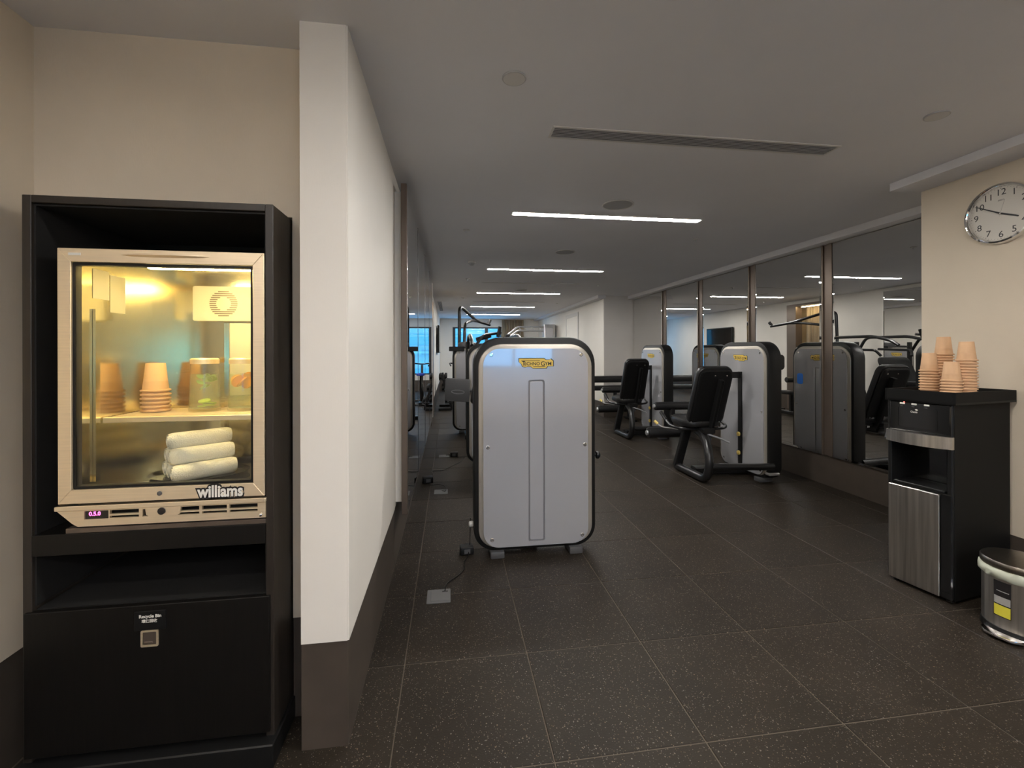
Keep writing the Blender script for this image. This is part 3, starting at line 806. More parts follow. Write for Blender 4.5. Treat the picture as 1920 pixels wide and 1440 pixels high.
# ------------------------------------------------------------------ paper cups
CUP_R, CUP_r, CUP_H = 0.0505, 0.034, 0.118
def cup_mesh():
    bm = B()
    lathe(bm, [(CUP_r - 0.003, CUP_H - 0.004), (CUP_r - 0.001, CUP_H), (CUP_r, CUP_H - 0.001), (CUP_R - 0.0060, 0.0105), (CUP_R - 0.0052, 0.0088), (CUP_R + 0.0010, 0.0080), (CUP_R + 0.0024, 0.0045), (CUP_R + 0.0005, 0.0), (CUP_R - 0.004, 0.0005), (CUP_r - 0.0015, CUP_H - 0.003)], 24)
    return mesh_of(bm, 'paper_cup', 'cup', 50)
cup_me = cup_mesh()
ORD = 'first second third fourth fifth sixth seventh eighth ninth tenth eleventh twelfth thirteenth fourteenth fifteenth sixteenth seventeenth'.split()
def cup_stack(x, y, z, n, desc, grp, pitch=0.0175):
    for k in range(n):
        o = bpy.data.objects.new('paper_cup', cup_me)
        COL.objects.link(o)
        o.location = (x + random.uniform(-1, 1) * 0.0008, y + random.uniform(-1, 1) * 0.0008, z + k * pitch)
        o.rotation_euler = (0, 0, random.uniform(0, 6.28))
        if k == n - 1: tag(o, 'kraft paper cup on top of %s' % desc, 'cup', grp)
        else: tag(o, 'paper cup, %s from the bottom in %s' % (ORD[k], desc), 'cup', grp)
fo = fr.location
cup_stack(-1.222, 2.045, SZ + 0.001, 6, 'cup stack inside the fridge', 'cups inside the fridge', 0.0165)

# jugs of infused water
def jug(name, x, y, z, rz, label, fill):
    t = thing(name, label, 'jug', (x, y, z), rz, 'water jugs inside the fridge')
    R = 0.058
    obj('body', lathe(B(), [(R * 0.97, 0), (R, 0.01), (R * 0.93, 0.10), (R * 0.86, 0.18), (R * 0.87, 0.20)], 28, cap=False), 'jug', t)
    obj('lid', lathe(B(), [(R * 0.89, 0.198), (R * 0.90, 0.216), (R * 0.80, 0.222), (0.004, 0.223)], 28), 'steel', t)
    obj('handle', tube(B(), [(-R * 0.9, 0, 0.17), (-R * 1.0 - 0.045, 0, 0.165), (-R * 1.0 - 0.045, 0, 0.06), (-R * 0.93, 0, 0.05)], 0.006, 8, 0.025), 'jug', t)
    obj('water', lathe(B(), [(R * 0.93, 0.013), (R * 0.885, 0.10), (R * 0.84, 0.155), (0.004, 0.155)], 24), 'water', t)
    rnd = random.Random(5 if fill == 'mint' else 9)
    if fill == 'mint':
        for k in range(12):
            a = rnd.uniform(0, 6.28); r = rnd.uniform(0, 0.03); zz = rnd.choice([0.13, 0.14, 0.12, 0.10, 0.145])
            bm = B(); pad(bm, 0.035, 0.02, 0.002, 0.009, 0.001, seg=3)
            q = obj('leaf', bm, 'mint', t); q.location = (r * math.cos(a), r * math.sin(a), zz); q.rotation_euler = (rnd.uniform(-1, 1), rnd.uniform(-1, 1), a)
        for k in range(4):
            q = obj('lime_slice', lathe(B(), [(0.022, 0), (0.022, 0.005)], 18), 'lime', t)
            q.location = (rnd.uniform(-0.02, 0.02), rnd.uniform(-0.02, 0.02), 0.018 + 0.007 * k); q.rotation_euler = (rnd.uniform(-.3, .3), rnd.uniform(-.3, .3), 0)
    else:
        for k in range(7):
            a = k * 0.9; q = obj('orange_slice', lathe(B(), [(0.026, 0), (0.026, 0.005)], 18), 'orange', t)
            q.location = (0.022 * math.cos(a), 0.022 * math.sin(a), 0.135 - 0.003 * k); q.rotation_euler = (1.2 + rnd.uniform(-.4, .4), rnd.uniform(-.4, .4), a)
jug('water_jug', -1.025, 2.03, SZ, 0.5, 'lidded glass jug of water with green leaves and lime on fridge shelf', 'mint')
jug('water_jug', -0.875, 2.03, SZ, 0.5, 'lidded glass jug of water with orange slices at fridge shelf end', 'orange')

# towels on a black tray
tr = thing('serving_tray', 'oval black tray under rolled white towels in fridge bottom', 'tray', (-1.02, 1.985, IZ0 + 0.006))
oval = [(0.175 * math.cos(2 * PI * k / 36), 0.125 * math.sin(2 * PI * k / 36)) for k in range(36)]
obj('base', plate(B(), oval, 0, 0.006), 'black_gloss', tr)
bm = B(); lo = [bm.verts.new((x * 0.985, y * 0.985, 0.006)) for x, y in oval]; hi = [bm.verts.new((x * 1.05, y * 1.05, 0.016)) for x, y in oval]
for k in range(36): bm.faces.new((lo[k], lo[(k + 1) % 36], hi[(k + 1) % 36], hi[k]))
bmesh.ops.solidify(bm, geom=list(bm.faces), thickness=0.003)
obj('rim', bm, 'black_gloss', tr)
def towel_mesh(seed):
    rnd = random.Random(seed); bm = B(); R = 0.034; L = 0.215; n = 22; T = 2.6
    # spiral cross-section swept along x with soft ends
    rings = []
    for x, s in ((-L / 2, 0.86), (-L / 2 + 0.012, 1.0), (-L / 4, 1.02), (0, 1.0), (L / 4, 1.02), (L / 2 - 0.012, 1.0), (L / 2, 0.86)):
        ring = []
        for k in range(n):
            a = 2 * PI * k / n
            r = R * s * (1 + 0.04 * math.sin(3 * a + seed) + (0.05 if k == 3 else 0))
            ring.append(bm.verts.new((x, r * math.cos(a), r * math.sin(a) * 0.94)))
        rings.append(ring)
    for a, b2 in zip(rings, rings[1:]):
        for k in range(n): bm.faces.new((a[k], a[(k + 1) % n], b2[(k + 1) % n], b2[k]))
    for ring, sg in ((rings[0], -1), (rings[-1], 1)):
        prev = ring
        for f, dx in ((0.80, -0.004), (0.66, 0.003), (0.48, -0.004), (0.34, 0.003), (0.15, -0.006)):
            cur = [bm.verts.new((v.co.x + sg * dx, v.co.y * f, v.co.z * f)) for v in ring]
            for k in range(n): bm.faces.new((prev[k], prev[(k + 1) % n], cur[(k + 1) % n], cur[k]))
            prev = cur
        bm.faces.new(prev)
    return mesh_of(bm, 'rolled_towel', 'towel', 50)
tme = [towel_mesh(1), towel_mesh(2)]
ang = 0.70
tz = IZ0 + 0.006 + 0.006 + 0.033
DESC = {0: 'bottom row', 1: 'middle row', 2: 'top'}
POS = {(0, 0): 'frontmost towel', (0, 1): 'second towel', (0, 2): 'third towel', (0, 3): 'rearmost towel', (1, 0): 'front towel', (1, 1): 'centre towel', (1, 2): 'rear towel', (2, 0): 'single towel'}
for row, cnt in ((0, 3), (1, 2), (2, 1)):
    for k in range(cnt):
        off = (k - (cnt - 1) / 2) * 0.0695
        o = obj('rolled_towel', tme[(k + row) % 2], None)
        o.location = (-1.02 - off * -math.sin(ang) * -1, 1.985 + off * math.cos(ang), tz + row * 0.058)
        o.rotation_euler = (0, 0, ang + random.uniform(-.04, .04))
        l = ('single rolled white towel on top of the pile in fridge' if row == 2 else 'rolled white towel in the %s of the fridge pile, %s' % (DESC[row], ['nearest the glass', 'towards the back' if cnt == 2 else 'in the centre', 'nearest the back'][k]))
        tag(o, l, 'towel', 'rolled towels in the fridge')

# ------------------------------------------------------------------ clock on the right wall
CK = thing('wall_clock', 'round chrome wall clock with black numerals on the beige wall', 'clock', (XRC, 2.367, 2.372), 0)
def CKF(p): return Vector((-p[2], -p[0], p[1]))        # drawing plane -> faces -x
R = 0.192
obj('rim', lathe(B(), [(R * 0.97, 0.0), (R, 0.006), (R, 0.022), (R * 0.975, 0.036), (R * 0.925, 0.039), (R * 0.885, 0.030), (R * 0.872, 0.012)], 64, fn=CKF, cap=False), 'chrome', CK)
obj('back_plate', lathe(B(), [(R * 0.96, 0.0), (R * 0.96, 0.010), (0.004, 0.010)], 48, fn=CKF), 'grey_dark', CK)
dial = obj('dial', lathe(B(), [(R * 0.885, 0.011), (R * 0.885, 0.0125), (0.003, 0.0126)], 48, fn=CKF), 'clock_face', CK)
for n in range(1, 13):
    a = PI / 2 - n * PI / 6; rr = R * 0.70
    obj('numeral', text_bm(str(n), 0.057, 0.0004, fn=lambda p: CKF(p + Vector((rr * math.cos(a), rr * math.sin(a), 0.0131)))), 'ink', dial, 0)
bm = B()
for k in range(60):
    a = k * PI / 30; r0, r1, w = (0.82, 0.85, 0.0018) if k % 5 == 0 else (0.835, 0.85, 0.0009)
    c, s = math.cos(a), math.sin(a)
    vs = [bm.verts.new(CKF(Vector((c * r - s * w * q, s * r + c * w * q, 0.0132)))) for r, q in ((r0 * R, -1), (r1 * R, -1), (r1 * R, 1), (r0 * R, 1))]
    bm.faces.new(vs)
obj('minute_marks', bm, 'ink', dial, 0)
obj('lettering', text_bm('SEIKO', 0.0125, 0.0004, fn=lambda p: CKF(p + Vector((0, R * 0.44, 0.0131)))), 'ink', dial, 0)
def hand(name, adeg, l, w0, w1, z, tail, m='ink'):
    a = math.radians(90 - adeg); c, s = math.cos(a), math.sin(a)
    bm = plate(B(), [(-tail, -w0), (l, -w1), (l, w1), (-tail, w0)], z, z + 0.001, fn=lambda p: CKF(Vector((p[0] * c - p[1] * s, p[0] * s + p[1] * c, p[2]))))
    obj(name, bm, m, CK, 0)
hand('hour_hand', 115, R * 0.52, 0.0058, 0.0042, 0.015, 0.012)
hand('minute_hand', 301, R * 0.80, 0.0048, 0.0026, 0.017, 0.012)
hand('second_hand', 16, R * 0.45, 0.0005, 0.0004, 0.019, 0.02, 'grey_ink')
obj('hub', lathe(B(), [(0.006, 0.013), (0.006, 0.021), (0.003, 0.022)], 16, fn=CKF), 'chrome', CK)

# ------------------------------------------------------------------ water dispenser
E_ = Vector((0.173, -0.985, 0)); N_ = Vector((0.985, 0.173, 0))
wd = thing('water_dispenser', 'black water dispenser with steel door panel against the beige wall', 'dispenser', (2.857, 2.548, 0), math.atan2(-0.985, 0.173))
# local x = along the front (towards the viewer), local y = depth behind the front; z up
WDW, WDD, WDH = 0.341, 0.55, 1.176
bm = B()
box(bm, 0.0, 0.022, 0.0, WDD, 0.03, WDH, 0.004); box(bm, WDW - 0.030, WDW, 0.0, WDD, 0.03, WDH, 0.006)
box(bm, 0.02, WDW - 0.02, 0.20, WDD, 0.64, WDH - 0.02); box(bm, 0.02, WDW - 0.02, 0.012, WDD, 0.03, 0.645)
box(bm, 0.02, WDW - 0.02, 0.012, WDD, WDH - 0.02, WDH)
obj('casing', bm, 'black', wd, 0)
obj('side_cover', box(B(), WDW - 0.001, WDW + 0.003, 0.012, WDD, 0.02, WDH - 0.002, 0.002), 'black_matte', wd, 0)
dr = obj('door', box(B(), 0.006, 0.279, -0.008, 0.014, 0.022, 0.632, 0.004), 'steel_v', wd, 0, label='brushed steel lower door')
obj('front_edge', box(B(), 0.281, WDW - 0.002, -0.004, 0.014, 0.022, 0.645, 0.006), 'black_gloss', wd, 0)
cp = obj('control_panel', box(B(), 0.012, WDW - 0.004, -0.004, 0.20, 0.985, 1.172, 0.008, 2), 'black_gloss', wd, 20)
bm = plate(B(), rrect(0.21, 0.135, 0.012, 4, 0.165, 1.075), 0.004, 0.0075, [rrect(0.20, 0.125, 0.010, 4, 0.165, 1.075)[::-1]], fn=lambda p: Vector((p[0], -p[2], p[1])))
obj('panel_rim', bm, 'black_gloss', cp, 0)
for k, x in enumerate((0.088, 0.152, 0.218)):
    b2 = obj('button', box(B(), x - 0.014, x + 0.014, -0.009, -0.003, 1.155, 1.166, 0.002), 'white_plastic', wd, 0, label='cream push button')
    obj('lettering', text_bm(('HOT', 'COLD', 'COOK')[k], 0.006, 0.0003, fn=lambda p: XZ(p) + Vector((x - 0.006, -0.0044, 1.143))), 'grey_ink', b2, 0)
obj('indicator_light', lathe(B(), [(0.003, 0), (0.003, 0.003)], 10, fn=lambda p: XZ(p) + Vector((0.098, -0.0045, 1.170))), 'led_red', wd)
obj('maker_lettering', text_bm('Oasis', 0.017, 0.0003, fn=lambda p: XZ(p) + Vector((0.150, -0.0044, 1.112))), 'white_ink', wd, 0)
obj('maker_mark', plate(B(), [(0.160, 1.122), (0.172, 1.124), (0.166, 1.131), (0.155, 1.130)], 0.004, 0.0047, fn=XZ), 'white_ink', wd, 0)
# bowed steel band
bm = B(); N = 20; rows = []
for k in range(N + 1):
    t = k / N; x = -0.002 + (WDW + 0.004) * t; bow = -0.012 - 0.045 * (1 - (2 * t - 1) ** 2)
    if t > 0.93 : bow = bow * 0.6 + 0.0
    z0 = 0.913; z1 = 0.985
    rows.append([bm.verts.new((x, bow, z0)), bm.verts.new((x, bow, z1)), bm.verts.new((x, 0.012, z1)), bm.verts.new((x, 0.012, z0))])
for a, b2 in zip(rows, rows[1:]):
    for k in range(4): bm.faces.new((a[k], b2[k], b2[(k + 1) % 4], a[(k + 1) % 4]))
bm.faces.new(rows[0]); bm.faces.new(rows[-1][::-1])
obj('steel_band', bm, 'steel_v', wd, 30, label='bowed brushed steel band')
obj('dispensing_recess', box(B(), 0.022, WDW - 0.032, 0.19, 0.20, 0.645, 0.92), 'black_gloss', wd, 0)
for x in (0.09, 0.152, 0.215):
    obj('spout', lathe(B(), [(0.009, 0.90), (0.009, 0.945), (0.013, 0.95), (0.013, 0.985)], 12, fn=lambda p: p + Vector((x, 0.07, 0))), 'black', wd)
obj('drip_tray', box(B(), 0.03, WDW - 0.04, 0.0, 0.18, 0.645, 0.66, 0.004), 'black', wd, 0)
for x in (0.03, WDW - 0.03):
    for y in (0.04, WDD - 0.04): obj('foot', lathe(B(), [(0.018, 0), (0.02, 0.004), (0.015, 0.03)], 12, fn=lambda p: p + Vector((x, y, 0))), 'black', wd)

ct = thing('cup_tray', 'black open topped tray holding cups on the water dispenser', 'tray', (2.857, 2.548, WDH), math.atan2(-0.985, 0.173))
TX0, TX1, TY0, TY1, TH = -0.008, 0.363, -0.012, 0.575, 0.074
bm = B()
box(bm, TX0, TX1, TY0, TY1, 0.0, 0.012)
obj('floor_board', bm, 'black', ct, 0)
for a in ((TX0, TX0 + 0.014, TY0, TY1), (TX1 - 0.014, TX1, TY0, TY1), (TX0 + 0.014, TX1 - 0.014, TY0, TY0 + 0.014), (TX0 + 0.014, TX1 - 0.014, TY1 - 0.014, TY1)):
    obj('side_board', box(B(), *a, 0.0, TH, 0.001), 'black_matte', ct, 0)
def wdp(s, d): return Vector((2.857, 2.548, 0)) + E_ * s + N_ * d
zt = WDH + 0.012
for s, d, n, desc in ((0.110, 0.215, 11, 'cup stack nearest the mirrors on dispenser tray'), (0.122, 0.335, 17, 'the very tallest cup stack on dispenser tray'),
                      (0.288, 0.235, 15, 'second tallest cup stack on dispenser tray'), (0.272, 0.125, 8, 'shortest cup stack on dispenser tray')):
    p = wdp(s, d); cup_stack(p.x, p.y, zt, n, desc, desc)

# ------------------------------------------------------------------ pedal bin
bn = thing('pedal_bin', 'stainless pedal bin with lid and liner on floor beside the water dispenser', 'bin', (3.005, 1.955, 0), math.atan2(0.25, -0.04) - PI / 2)
BR = 0.148
obj('body', lathe(B(), [(BR, 0.03), (BR, 0.335), (BR - 0.004, 0.336)], 48), 'steel_v', bn)
obj('base_ring', lathe(B(), [(BR + 0.002, 0), (BR + 0.006, 0.008), (BR + 0.004, 0.04), (BR, 0.042)], 40), 'black', bn)
bm = B(); rings = []
rnd = random.Random(3)
for r, z in ((BR + 0.006, 0.298), (BR + 0.012, 0.30), (BR + 0.014, 0.325), (BR + 0.010, 0.345), (BR - 0.004, 0.347)):
    rings.append([bm.verts.new((( r + rnd.uniform(-.002, .002)) * math.cos(2 * PI * k / 40), (r + rnd.uniform(-.002, .002)) * math.sin(2 * PI * k / 40), z + rnd.uniform(-.004, .004))) for k in range(40)])
for a, b2 in zip(rings, rings[1:]):
    for k in range(40): bm.faces.new((a[k], a[(k + 1) % 40], b2[(k + 1) % 40], b2[k]))
obj('liner', bm, 'bag', bn, 80)
obj('lid', lathe(B(), [(BR + 0.004, 0.347), (BR + 0.007, 0.352), (BR + 0.007, 0.376), (BR + 0.002, 0.384), (BR * 0.8, 0.392), (0.005, 0.396)], 48), 'steel_dark', bn, 40)
def onbin(p, ang):                                      # wrap (x along arc, y up, z out) on the bin
    a = ang + p[0] / BR; r = BR + 0.0008 + p[2]
    return Vector((r * math.cos(a), r * math.sin(a), p[1]))
def wrapped(x0, x1, z0, z1, ang, out=0.0):
    bm = B(); N = 6; lo = []; hi = []
    for k in range(N + 1):
        x = x0 + (x1 - x0) * k / N
        lo.append(bm.verts.new(onbin((x, z0, out), ang))); hi.append(bm.verts.new(onbin((x, z1, out), ang)))
    for k in range(N): bm.faces.new((lo[k], lo[k + 1], hi[k + 1], hi[k]))
    return bm
LA = PI - 0.06
stk = obj('sticker', wrapped(-0.035, 0.035, 0.10, 0.285, LA), 'ink', bn, 0, label='black product sticker with yellow block')
obj('yellow_block', wrapped(-0.033, 0.033, 0.104, 0.160, LA, 0.0006), 'label_yellow', stk, 0)
obj('grey_block', wrapped(-0.033, 0.033, 0.166, 0.205, LA, 0.0006), 'grey_ink', stk, 0)
obj('print_lines', wrapped(-0.022, 0.028, 0.232, 0.236, LA, 0.0006), 'grey_ink', stk, 0)
bm = B(); box(bm, -BR - 0.075, -BR + 0.01, -0.075, 0.075, 0.012, 0.022, 0.004)
pd = [(-BR + 0.02, -0.085), (-BR - 0.03, -0.08), (-BR - 0.062, -0.05), (-BR - 0.070, 0), (-BR - 0.062, 0.05), (-BR - 0.03, 0.08), (-BR + 0.02, 0.085)]
bm.free()
obj('pedal', plate(B(), pd[::-1], 0.014, 0.028, bev=0.006), 'chrome', bn)

# ------------------------------------------------------------------ weight-stack towers
LOGO = [(-0.128, 0.036), (0.055, 0.036), (0.068, 0.026), (0.098, 0.026), (0.104, 0.033), (0.124, 0.018), (0.124, -0.020), (0.082, -0.020), (0.072, -0.034), (-0.026, -0.034), (-0.040, -0.022), (-0.068, -0.022), (-0.078, -0.026), (-0.102, -0.022), (-0.110, -0.004), (-0.128, 0.010)]
def tower_meshes():
    """meshes of one tower: width 0.915, top 1.602; front looks to -y, local z up, y 0 = front face"""
    T = {}
    W_, Z0, Z1, D = 0.915, 0.045, 1.602, 0.17
    zc = (Z0 + Z1) / 2
    o = rrect(W_, Z1 - Z0, (0.15, 0.20, 0.20, 0.15), 9, 0, zc)
    i = rrect(W_ - 0.07, Z1 - Z0 - 0.06, (0.12, 0.17, 0.17, 0.12), 9, 0, zc)
    bm = B()
    n = len(o)
    R1 = [(o, 0.022), (o, D - 0.022)]
    def sc(f): return [(x * f[0], zc + (z - zc) * f[1]) for x, z in o]
    prof = [(sc((0.965, 0.98)), 0.006), (sc((0.988, 0.993)), 0.010), (o, 0.026), (o, D - 0.026), (sc((0.988, 0.993)), D - 0.010), (sc((0.965, 0.98)), D - 0.006)]
    rings = [[bm.verts.new((x, y, z)) for x, z in ol] for ol, y in prof]
    for a, b2 in zip(rings, rings[1:]):
        for k in range(n): bm.faces.new((a[k], a[(k + 1) % n], b2[(k + 1) % n], b2[k]))
    bm.faces.new(rings[0]); bm.faces.new(rings[-1][::-1])
    T['outer_band'] = mesh_of(bm, 'outer_band', 'black')
    for nm, fn in (('front', XZ), ('back', lambda p: Vector((-p[0], p[2] + D, p[1])))):
        fo = rrect(0.848, 1.475, (0.125, 0.170, 0.170, 0.125), 9, 0, 0.815)
        T[nm + '_frame'] = mesh_of(plate(B(), fo, -0.012, 0.008, bev=0.008, fn=fn), nm + '_frame', 'champ')
        po = rrect(0.780, 1.440, (0.115, 0.125, 0.125, 0.115), 9, 0, 0.798)
        sl = rrect(0.122, 1.180, 0.014, 3, 0, 0.698)
        T[nm + '_panel'] = mesh_of(plate(B(), po, 0.006, 0.0185, [sl[::-1]], fn=fn), nm + '_panel', 'shield', 25)
        bm = plate(B(), rrect(0.122, 1.180, 0.014, 3, 0, 0.698), 0.0105, 0.0126, [rrect(0.088, 1.146, 0.010, 3, 0, 0.698)[::-1]], fn=fn)
        T[nm + '_slot_groove'] = mesh_of(bm, 'slot_groove', 'groove', 0)
        T[nm + '_slot_bar'] = mesh_of(plate(B(), rrect(0.100, 1.158, 0.012, 3, 0, 0.698), 0.0105, 0.0160, bev=0.003, fn=fn), 'slot_bar', 'shield', 0)
        T[nm + '_badge'] = mesh_of(plate(B(), [(x, z + 1.409) for x, z in LOGO][::-1], 0.0180, 0.0210, fn=fn), 'badge', 'yellow', 0)
        T[nm + '_badge_edge'] = mesh_of(plate(B(), [(x * 1.045 + 0.001, z * 1.13 + 1.409) for x, z in LOGO][::-1], 0.0180, 0.0197, fn=fn), 'badge_edge', 'ink', 0)
        bm = text_bm('T', 0.046, 0.0006, align='LEFT', fn=lambda p: p + Vector((-0.106, 1.4085, 0.0213)), sx=0.8, offset=0.0006)
        for s, size, x in (('ECHNO', 0.033, -0.091), ('G', 0.046, 0.031), ('YM', 0.036, 0.063)):
            b3 = text_bm(s, size, 0.0006, align='LEFT', fn=lambda p: p + Vector((x, 1.406, 0.0213)), sx=1.0, offset=0.0006)
            me = bpy.data.meshes.new('t'); b3.to_mesh(me); b3.free(); bm.from_mesh(me); bpy.data.meshes.remove(me)
        box(bm, -0.113, 0.026, 1.4265, 1.4300, 0.0210, 0.0216)
        box(bm, -0.024, 0.066, 1.3835, 1.3870, 0.0210, 0.0216)
        for v in bm.verts: v.co = fn(v.co.copy())
        T[nm + '_lettering'] = mesh_of(bm, 'lettering', 'ink', 0)
    T['bolt'] = mesh_of(lathe(B(), [(0.014, 0.017), (0.014, 0.021), (0.010, 0.0225), (0.0095, 0.0200), (0.002, 0.0200)], 14, fn=XZ), 'bolt', 'chrome')
    T['flat_slot_bar'] = mesh_of(plate(B(), rrect(0.1215, 1.1795, 0.014, 3, 0, 0.698), 0.009, 0.0183, fn=XZ), 'slot_bar', 'shield', 0)
    T['foot'] = mesh_of(box(B(), -0.05, 0.05, -0.03, 0.14, 0, 0.05, 0.008, 2), 'foot', 'grey_dark')
    return T
TW = tower_meshes()
def tower(root, x=0.0, y=0.0, both=True, front_slot=True):
    def put(nm, me, par, loc=(0, 0, 0), rz=0):
        q = bpy.data.objects.new(nm, me); COL.objects.link(q); q.parent = par; q.location = loc; q.rotation_euler = (0, 0, rz); return q
    put('outer_band', TW['outer_band'], root, (x, y, 0))
    for s in (('front', 'back') if both else ('front',)):
        put('shield_frame', TW[s + '_frame'], root, (x, y, 0))
        pn = put('shield_panel', TW[s + '_panel'], root, (x, y, 0))
        put('slot_groove', TW[s + '_slot_groove'], pn); put('slot_bar', TW[s + '_slot_bar' if (front_slot or s == 'back') else 'flat_slot_bar'], pn)
        bd = put('badge', TW[s + '_badge'], root, (x, y, 0)); bd['label'] = 'yellow maker badge with black lettering'
        put('badge_edge', TW[s + '_badge_edge'], bd); put('lettering', TW[s + '_lettering'], bd)
        for bx, bz in ((-0.332, 1.474), (0.338, 1.474), (-0.358, 0.806), (0.366, 0.806), (-0.328, 0.137), (0.344, 0.137)):
            if s == 'front': put('bolt', TW['bolt'], root, (x + bx, y, bz))
            else: put('bolt', TW['bolt'], root, (x + bx, y + 0.17, bz), PI)
    for fx in (-0.29, 0.295): put('foot', TW['foot'], root, (x + fx, y, 0))

def roller(bm_or_none, root, x, y0, y1, z, r, name='roller_pad'):
    """foam roller along local y with grey end caps"""
    bm = tube(B(), [(x, y0, z), (x, y0 + 0.008, z), (x, y1 - 0.008, z), (x, y1, z)], [r * 0.86, r, r, r * 0.86], 18, 0.0) if False else B()
    lathe(bm, [(r * 0.8, 0), (r * 0.96, 0.006), (r, 0.02), (r, y1 - y0 - 0.02), (r * 0.96, y1 - y0 - 0.006), (r * 0.8, y1 - y0)], 20, fn=lambda p: Vector((x + p[0], y0 + p[2], z + p[1])))
    q = obj(name, bm, 'leather', root)
    obj('end_cap', lathe(B(), [(r * 0.42, -0.022), (r * 0.45, -0.018), (r * 0.45, 0.0)], 16, fn=lambda p: Vector((x + p[0], y0 + p[2], z + p[1]))), 'silver', q)
    return q

# --- machine nearest the camera (its back shield faces us)
m1 = thing('press_machine', 'weight machine nearest the camera, large grey shield seen face on mid room', 'gym machine', (0.6255, 3.203, 0), 0, 'machines in the centre row')
tower(m1)
obj('base_rail', tube(B(), [(0, 0.15, 0.07), (0, 1.65, 0.07)], 0.04, 8, flat=(0.10, 0.07)), 'black_metal', m1)
obj('cross_foot', tube(B(), [(-0.36, 1.62, 0.05), (0.36, 1.62, 0.05)], 0.04, 8, flat=(0.09, 0.08)), 'black_metal', m1)
obj('seat_post', tube(B(), [(0, 1.05, 0.09), (0, 1.15, 0.47)], 0.04, 8, flat=(0.08, 0.06)), 'black_metal', m1)
q = obj('seat', pad(B(), 0.40, 0.40, 0.075, 0.09, 0.01, fn=lambda p: p + Vector((0, 1.12, 0.47))), 'leather', m1)
q = obj('backrest', pad(B(), 0.40, 0.70, 0.075, 0.09, 0.01, fn=lambda p: Vector((p[0], 1.37 - p[2] + 0.12 * (p[1] + 0.35), 0.93 + p[1]))), 'leather', m1)
obj('side_knob', lathe(B(), [(0.010, 0), (0.010, 0.03), (0.028, 0.034), (0.030, 0.05), (0.02, 0.062)], 16, fn=lambda p: Vector((0.457 + p[2], 0.10 + p[0], 0.695 + p[1]))), 'black', m1, label='black pin knob')
obj('cable_guide', lathe(B(), [(0.018, 0), (0.022, 0.01), (0.022, 0.03), (0.014, 0.036)], 14, fn=lambda p: Vector((-0.455 - p[2], 0.10 + p[0], 0.215 + p[1]))), 'white_plastic', m1)
for s in (-1, 1):
    obj('press_arm', tube(B(), [(s * 0.40, 0.17, 1.20), (s * 0.42, 0.45, 1.22), (s * 0.42, 0.95, 1.02), (s * 0.26, 1.02, 1.00)], 0.022, 10, 0.08), 'black_metal', m1)

# --- second machine of the row: leg press type with console and overhead arms
m2 = thing('press_machine', 'second weight machine in centre row, with grey console arm and overhead bars', 'gym machine', (0.665, 5.75, 0), 0, 'machines in the centre row')
tower(m2)
obj('base_rail', tube(B(), [(0, 0.15, 0.07), (0, 1.85, 0.07)], 0.04, 8, flat=(0.12, 0.08)), 'black_metal', m2)
obj('cross_foot', tube(B(), [(-0.42, 1.82, 0.05), (0.42, 1.82, 0.05)], 0.04, 8, flat=(0.09, 0.08)), 'black_metal', m2)
obj('seat_post', tube(B(), [(0.05, 1.20, 0.09), (0.05, 1.30, 0.40)], 0.04, 8, flat=(0.09, 0.07)), 'black_metal', m2)
obj('seat', pad(B(), 0.46, 0.48, 0.09, 0.10, 0.012, fn=lambda p: p + Vector((0.05, 1.25, 0.42))), 'leather', m2)
obj('backrest', pad(B(), 0.46, 0.66, 0.09, 0.10, 0.01, fn=lambda p: Vector((0.05 + p[0], 1.60 - p[2] + 0.30 * (p[1] + 0.33), 0.86 + p[1]))), 'leather', m2)
obj('headrest', pad(B(), 0.34, 0.20, 0.09, 0.06, 0.01, fn=lambda p: Vector((0.05 + p[0], 1.84 - p[2] + 0.25 * p[1], 1.32 + p[1]))), 'leather', m2)
obj('footplate', pad(B(), 0.62, 0.80, 0.05, 0.08, 0.0, fn=lambda p: Vector((0.12 + p[0], 0.62 + p[2] - 0.42 * p[1] * -1, 0.98 + p[1]))), 'black', m2)
obj('footplate_arm', tube(B(), [(0.1, 0.15, 0.9), (0.1, 0.45, 0.95), (0.1, 0.6, 0.95)], 0.04, 8, 0.05, flat=(0.10, 0.08)), 'black_metal', m2)
for s in (-1, 1):
    obj('overhead_arm', tube(B(), [(s * 0.36, 1.95, 1.42), (s * 0.36, 1.75, 1.74), (s * 0.36, 0.95, 1.74), (s * 0.36, 0.62, 1.66), (s * 0.36, 0.50, 1.58)], 0.026, 10, 0.10), 'black_metal', m2)
    obj('arm_post', tube(B(), [(s * 0.36, 1.95, 0.10), (s * 0.36, 1.95, 1.66)], 0.04, 8, flat=(0.08, 0.05)), 'black_metal', m2)
    obj('side_grip', tube(B(), [(s * 0.36, 1.5, 1.52), (s * 0.36, 0.9, 1.50), (s * 0.30, 0.85, 1.40)], 0.022, 10, 0.05), 'black', m2)
cn = obj('console', box(B(), -0.155, 0.155, -0.02, 0.02, -0.145, 0.145, 0.012, 2), 'grey_dark', m2, label='grey console screen seen from behind')
cn.location = (-0.575, -0.12, 1.01); cn.rotation_euler = (0.10, 0.06, -0.12)
obj('console_mark', plate(B(), [(0.085 * math.cos(2 * PI * k / 30) + 0.01, 0.028 * math.sin(2 * PI * k / 30) - 0.02) for k in range(30)], 0.0195, 0.0215, [[(0.074 * math.cos(2 * PI * k / 30) + 0.01, 0.018 * math.sin(2 * PI * k / 30) - 0.02) for k in range(29, -1, -1)]], fn=XZ), 'groove', cn, 0)
obj('console_arm', tube(B(), [(-0.56, -0.10, 1.0), (-0.40, -0.09, 1.0), (-0.34, 0.05, 0.98)], 0.022, 10, 0.04), 'grey_dark', m2)
